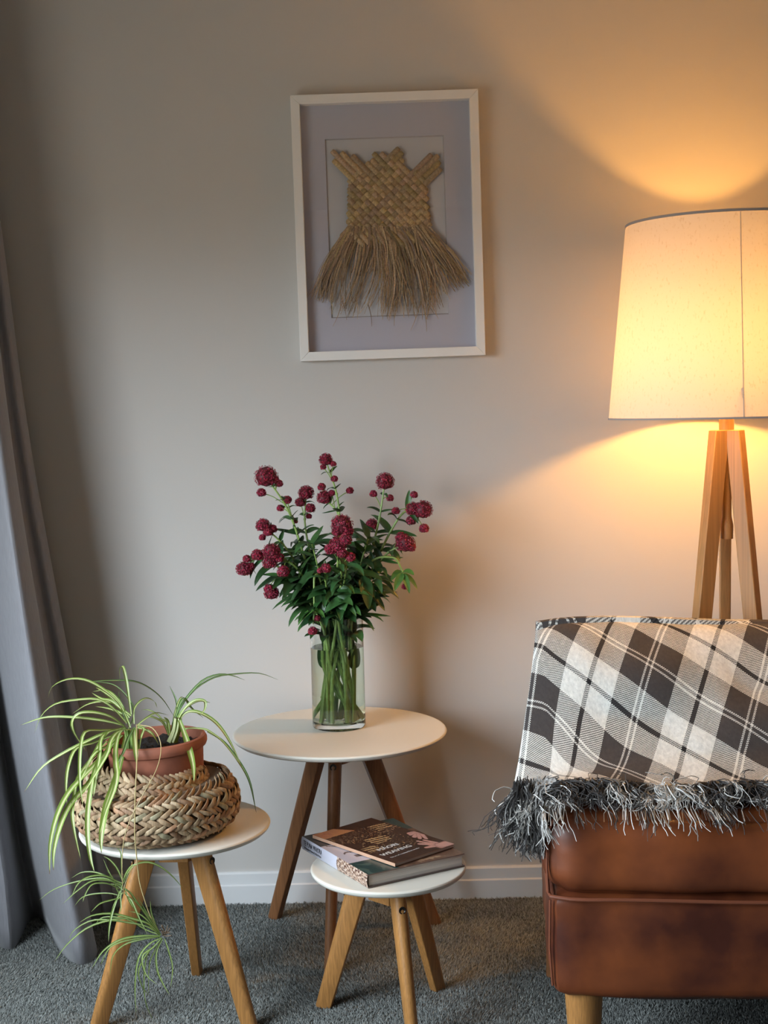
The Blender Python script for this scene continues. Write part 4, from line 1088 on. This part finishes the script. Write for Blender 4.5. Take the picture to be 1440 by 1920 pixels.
def valerian():
    rnd = random.Random(21)
    # floret clusters ------------------------------------------------
    def floret_head(mb, c, r, dens=1.0):
        n = int((40 + r * 12000) * dens)
        for k in range(n):
            z = rnd.uniform(-.75, 1); a = rnd.uniform(0, 6.283); s = math.sqrt(max(0, 1 - z * z))
            d = Vector((s * math.cos(a), s * math.sin(a), z)); rr = r * rnd.uniform(.84, 1.0)
            p = c + Vector((d.x * rr, d.y * rr, d.z * rr * .95))
            g = rnd.uniform(.35, 1.9); col = (g, g * rnd.uniform(.5, 1.6), g * rnd.uniform(.7, 1.5))
            if rnd.random() < .07: col = (2.2, 12, 6)
            e1 = d.orthogonal().normalized(); e1 = Quaternion(d, rnd.uniform(0, 6)) @ e1; e2 = d.cross(e1)
            L = rnd.uniform(.0018, .0028)
            vs = [p + d * .0006]
            for m in range(10):
                an = 6.283 * m / 10; q_ = L if m % 2 == 0 else L * .45
                vs.append(p + e1 * (q_ * math.cos(an)) + e2 * (q_ * math.sin(an)) + d * (-.0010 if m % 2 == 0 else .0004))
            mb.add(vs, [(0, 1 + m, 1 + (m + 1) % 10) for m in range(10)], col=col, smooth=False)
        # core
        lathe(mb, [(0, -r * .80), (r * .55, -r * .62), (r * .82, -r * .15), (r * .80, r * .2), (r * .55, r * .62), (0, r * .82)], 12, c=c, col=(.45, .4, .4))
    def leaf(parent, base, direction, ln, w, col, droop=.5):
        d = Vector(direction).normalized(); pts = [Vector(base)]; p = Vector(base)
        for k in range(8):
            d = (d + Vector((0, 0, -droop / 8 * (k / 4)))).normalized(); p = p + d * (ln / 8); pts.append(p.copy())
        q = MB()
        ribbon(q, pts, lambda s: w * (.18 + 1.0 * math.sin(min(1, s * 1.02) ** .62 * math.pi) ** .85 * .9) * (1 if s < .98 else .2), (rnd.uniform(-.4, .4), -.35, .85), nx=4, fold=.16, col=col)
        return q
    g = 'red valerian stems in the glass vase'
    Ztop = VH
    # (label, head px list [(px,py,r_px)], depth offset, bottom angle, via px)
    S = [
     ('red valerian stem with big round head, far upper left of the bouquet', [(499, 894, 20), (523, 907, 7), (490, 924, 8), (516, 900, 7)], -.02, 20, (548, 975)),
     ('topmost red valerian stem, above the centre of the bouquet', [(611, 862, 11.5), (625, 870, 5), (606, 876, 5), (627, 898, 6)], .0, 300, (636, 960)),
     ('red valerian stem with elongated dark head just under the topmost flower', [(608, 933, 13), (603, 913, 7), (656, 920, 6.5), (622, 925, 6)], .02, 120, (640, 985)),
     ('dark red valerian between the top flower and the upper left head', [(574, 924, 13.5), (582, 953, 9), (563, 942, 9), (579, 968, 5)], .03, 60, (574, 1000)),
     ('small pink valerian stem just right of the upper left head', [(538, 938, 8), (526, 953, 6.5), (553, 977, 5)], .05, 330, (556, 1000)),
     ('red valerian stem with round head at the upper right', [(722, 903, 16), (700, 926, 6.5), (731, 934, 6.5)], .0, 200, (705, 1000)),
     ('red valerian stem with the large double head at far right', [(793, 956, 17), (774, 955, 13), (771, 976, 9), (776, 928, 6.5), (742, 958, 7), (795, 991, 8.5)], .0, 160, (745, 975)),
     ('red valerian stem at right below the double head', [(760, 1019, 17), (752, 1008, 10), (770, 1026, 9)], -.03, 220, (715, 1050)),
     ('bright red valerian head in the middle of the bouquet', [(641, 984, 19), (652, 996, 10), (632, 997, 9)], -.08, 100, (632, 1070)),
     ('loose bright red valerian in the middle, below the central head', [(634, 1021, 15), (620, 1030, 11), (648, 1012, 11), (657, 1045, 9), (642, 1038, 9)], -.11, 80, (640, 1080)),
     ('small dark red valerian half hidden right of the centre', [(698, 984, 11), (690, 988, 7)], .04, 250, (680, 1040)),
     ('dark red valerian head at left, above the broad pink cluster', [(493, 985, 12.5), (511, 992, 8), (502, 998, 8), (492, 1008, 6)], -.03, 350, (545, 1040)),
     ('red valerian with broad pink and dark cluster at left', [(509, 1035, 16), (483, 1041, 11), (506, 1054, 13), (523, 1046, 9), (531, 1072, 11)], -.07, 30, (560, 1070)),
     ('dark red valerian head farthest left', [(458, 1067, 14), (463, 1048, 7), (470, 1062, 7)], -.02, 10, (500, 1045)),
     ('dark red valerian hanging lowest at the left', [(509, 1112, 13), (503, 1104, 8)], -.06, 45, (535, 1075)),
     ('small coral red valerian low in the middle of the leaves', [(611, 1066, 9), (600, 1070, 5)], -.12, 90, (612, 1100)),
    ]
    def mk_leafpair(t, q_c, p, T, size, rng, up=.35, col=None):
        side = T.cross(Vector((rnd.uniform(-1, 1), rnd.uniform(-1, 1), .2))).normalized()
        for s in (-1, 1):
            d = side * s + T * up + Vector((0, -.12, .05))
            gg = rnd.uniform(.65, 1.7); c = (gg * rnd.uniform(.8, 1.25), gg, gg * rnd.uniform(.7, 1.3))
            ml = leaf(t, p, d, size * rnd.uniform(.65, 1.2), size * rnd.uniform(.20, .34), c, droop=rnd.uniform(-.3, 1.7))
            ml.build('leaf', M_vleaf, t)
    neck_used = 0
    for si, (label, heads, dep, ba, via) in enumerate(S):
        d = VC.y + dep
        H = [at(x, y, d + rnd.uniform(-.008, .008) * (i > 0)) for i, (x, y, r) in enumerate(heads)]
        head = H[0]
        vmid = at(via[0], via[1], VC.y + dep * .55)
        a = R(ba) ; rb = VR * rnd.uniform(.45, .82)
        bot = Vector((VC.x + rb * math.cos(a), VC.y + rb * math.sin(a) * .9, Z1 + .0155))
        dirn = Vector((vmid.x - VC.x, vmid.y - VC.y, 0))
        nk = Vector((VC.x, VC.y, Z1 + VH)) + Vector((max(-.6, min(.6, dirn.x * 6)) * VR, max(-.6, min(.6, dep * 7)) * VR + rnd.uniform(-.2, .2) * VR, 0))
        ma = rnd.uniform(0, 6.28); mid = bot.lerp(nk, .5) + Vector((.38 * VR * math.cos(ma), .38 * VR * math.sin(ma), 0))
        t = thing('red_valerian', tuple(bot), label, 'flower', g)
        C = catmull([bot, mid, nk, vmid, head], 44); C = [c - bot for c in C]
        q = MB(); tube(q, C, lambda u: .0047 * (1 - .66 * u) if u < .99 else .001, 8)
        # nodes
        for u in (.12, .30, .5, .68, .82):
            i = int(u * 44); p = C[i]; T = (C[i + 1] - C[i - 1]).normalized(); tube(q, [p - T * .002, p, p + T * .002], lambda s: .0058 * (1 - .55 * u), 8)
        # side stalks to the smaller heads
        for h in H[1:]:
            i = 40; s0 = C[rnd.choice((36, 38, 40))]; e = h - bot; tube(q, catmull([s0, s0.lerp(e, .5) + Vector((0, 0, .004)), e], 6), .0011, 5)
        q.build('stem', M_stem, t)
        for h, (x, y, r) in zip(H, heads):
            q = MB(); floret_head(q, h - bot, 1.18 * r * d / FPX); q.build('flower_head', M_flower, t)
        # leaves in opposite pairs
        for u, size in ((.50, .075), (.56, .085), (.61, .085), (.66, .08), (.71, .070), (.77, .055), (.86, .040), (.945, .028)):
            i = int(u * 44); T = (C[min(44, i + 1)] - C[i - 1]).normalized()
            if C[i].z + bot.z < Z1 + VH - .008: continue
            mk_leafpair(t, None, C[i], T, size * rnd.uniform(.85, 1.1), rnd)
        # one pair under the rim inside the glass on some
        if si % 3 == 0:
            i = 17; q = leaf(t, C[i], Vector((rnd.uniform(-.2, .2), rnd.uniform(-.2, .2), 1)), .05, .018, (1.1, 1.2, 1.1), droop=.1); q.build('leaf', M_vleaf, t)
    # drooping stems that hang out over the rim
    def droop(label, pts, deps, heads, extra_leaf):
        P = [at(x, y, VC.y + d) for (x, y), d in zip(pts, deps)]
        bot = Vector((VC.x + rnd.uniform(-.5, .5) * VR, VC.y + rnd.uniform(-.4, .4) * VR, Z1 + .0155))
        nk = Vector((VC.x + max(-.6, min(.6, (P[0].x - VC.x) * 9)) * VR, VC.y - .3 * VR, Z1 + VH - .004))
        t = thing('red_valerian', tuple(bot), label, 'flower', g)
        C = [c - bot for c in catmull([bot, bot.lerp(nk, .5), nk] + P, 50)]
        q = MB(); tube(q, C, lambda u: .0034 * (1 - .5 * u), 8); q.build('stem', M_stem, t)
        for (x, y, r, dd) in heads:
            q = MB(); floret_head(q, at(x, y, VC.y + dd) - bot, r * VC.y / FPX); q.build('flower_head', M_flower, t)
        for (x0, y0, x1, y1, dd, w, bright) in extra_leaf:
            a_ = at(x0, y0, VC.y + dd) - bot; b_ = at(x1, y1, VC.y + dd - .02) - bot
            q = leaf(t, a_, (b_ - a_) + Vector((0, 0, .3 * (b_ - a_).length)), (b_ - a_).length * 1.06, w, (bright * 1.1, bright, bright * .7), droop=.75); q.build('leaf', M_vleaf, t)
    droop('red valerian drooping over the left front of the vase rim', [(600, 1085), (590, 1082), (589, 1110), (589, 1145), (587, 1170)], [-.05, -.075, -.078, -.078, -.078],
          [(586, 1183, 9, -.078), (594, 1160, 7, -.073)], [(589, 1142, 562, 1174, -.078, .014, 2.4), (589, 1142, 607, 1160, -.080, .014, 2.2), (588, 1166, 597, 1172, -.08, .009, 1.4), (588, 1166, 578, 1166, -.08, .009, 1.3)])
    droop('wilting green valerian tip drooping at lower right of the bouquet', [(690, 1060), (735, 1045), (752, 1065), (759, 1086)], [-.04, -.05, -.05, -.05],
          [(760, 1100, 7, -.05)], [(755, 1075, 779, 1106, -.05, .016, 2.0), (755, 1075, 742, 1108, -.06, .016, 1.9), (755, 1072, 775, 1080, -.05, .018, 2.1), (752, 1070, 735, 1090, -.04, .015, 1.7), (756, 1076, 766, 1112, -.06, .014, 1.8)])
    # leafy stems without flowers fill the collar
    def leafy(label, tip, dep, big):
        bot = Vector((VC.x + rnd.uniform(-.6, .6) * VR, VC.y + rnd.uniform(-.5, .5) * VR, Z1 + .0155))
        tp = at(tip[0], tip[1], VC.y + dep); nk = Vector((VC.x + max(-.6, min(.6, (tp.x - VC.x) * 6)) * VR, VC.y + max(-.6, min(.6, dep * 6)) * VR, Z1 + VH))
        t = thing('leafy_valerian', tuple(bot), label, 'plant', 'leafy valerian stems in the glass vase')
        C = [c - bot for c in catmull([bot, bot.lerp(nk, .5), nk, nk.lerp(tp, .5) + Vector((0, 0, .01)), tp], 40)]
        q = MB(); tube(q, C, lambda u: .0036 * (1 - .6 * u), 8); q.build('stem', M_stem, t)
        for i in (16, 19, 21, 23, 26, 28, 31, 33, 36, 38, 40):
            T = (C[min(40, i + 1)] - C[i - 1]).normalized(); mk_leafpair(t, None, C[i], T, big * (1.1 - (i - 21) / 60), rnd, up=.5)
        for i in (10, 13, 16):      # leaves pressed against the inside of the glass
            an = rnd.uniform(0, 6.28); q = leaf(t, C[i], (math.cos(an) * .25, math.sin(an) * .25, 1), .058, .024, (1.1, 1.2, 1.0), droop=.05)
            q.v = [tuple((Vector((a, b_, 0)) + Vector((bot.x - VC.x, bot.y - VC.y, 0))).normalized() * min((Vector((a, b_, 0)) + Vector((bot.x - VC.x, bot.y - VC.y, 0))).length, VR - .006) - Vector((bot.x - VC.x, bot.y - VC.y, -c_))) if c_ + bot.z < Z1 + VH else (a, b_, c_) for a, b_, c_ in q.v]
            q.build('leaf', M_vleaf, t)
        for (x0, y0, x1, y1, dd, w, br) in ex.get(label, ()):
            a_ = at(x0, y0, VC.y + dd) - bot; b_ = at(x1, y1, VC.y + dd - .015) - bot
            q = leaf(t, a_, (b_ - a_) + Vector((0, 0, .22 * (b_ - a_).length)), (b_ - a_).length * 1.05, w, (br, br, br), droop=.6); q.build('leaf', M_vleaf, t)
    ex = {'leafy valerian stem with broad leaves spilling over the vase front': [(655, 1095, 640, 1160, -.075, .034, 1.6), (625, 1115, 690, 1118, -.08, .034, 1.4), (680, 1080, 690, 1140, -.07, .032, 1.0), (660, 1118, 612, 1150, -.078, .03, 1.5), (600, 1100, 604, 1155, -.068, .024, .9)],
          'leafy valerian stem reaching low to the left of the rim': [(600, 1105, 515, 1145, -.05, .022, 1.1), (590, 1110, 530, 1140, -.06, .020, 1.3), (595, 1085, 540, 1105, -.04, .022, .9), (590, 1070, 550, 1130, -.06, .03, .8)],
          'leafy valerian stem reaching low to the right of the rim': [(680, 1100, 718, 1145, -.04, .024, .8), (685, 1095, 722, 1120, -.03, .02, 1.0), (670, 1075, 715, 1090, -.06, .028, 1.1), (675, 1090, 700, 1120, -.06, .03, .9)]}
    leafy('leafy valerian stem with broad leaves spilling over the vase front', (650, 1060), -.09, .085)
    leafy('leafy valerian stem reaching low to the left of the rim', (560, 1085), -.04, .075)
    leafy('leafy valerian stem reaching low to the right of the rim', (712, 1075), -.04, .075)
    leafy('tall leafy valerian stem behind the central red heads', (655, 1000), .03, .075)
    leafy('leafy valerian stem right of centre, between two red heads', (690, 1010), -.04, .075)
    leafy('leafy valerian stem left of centre, over the dark foliage', (585, 1020), -.05, .075)
    leafy('leafy valerian stem at back left, behind the dark red heads', (560, 1040), .06, .075)
valerian()
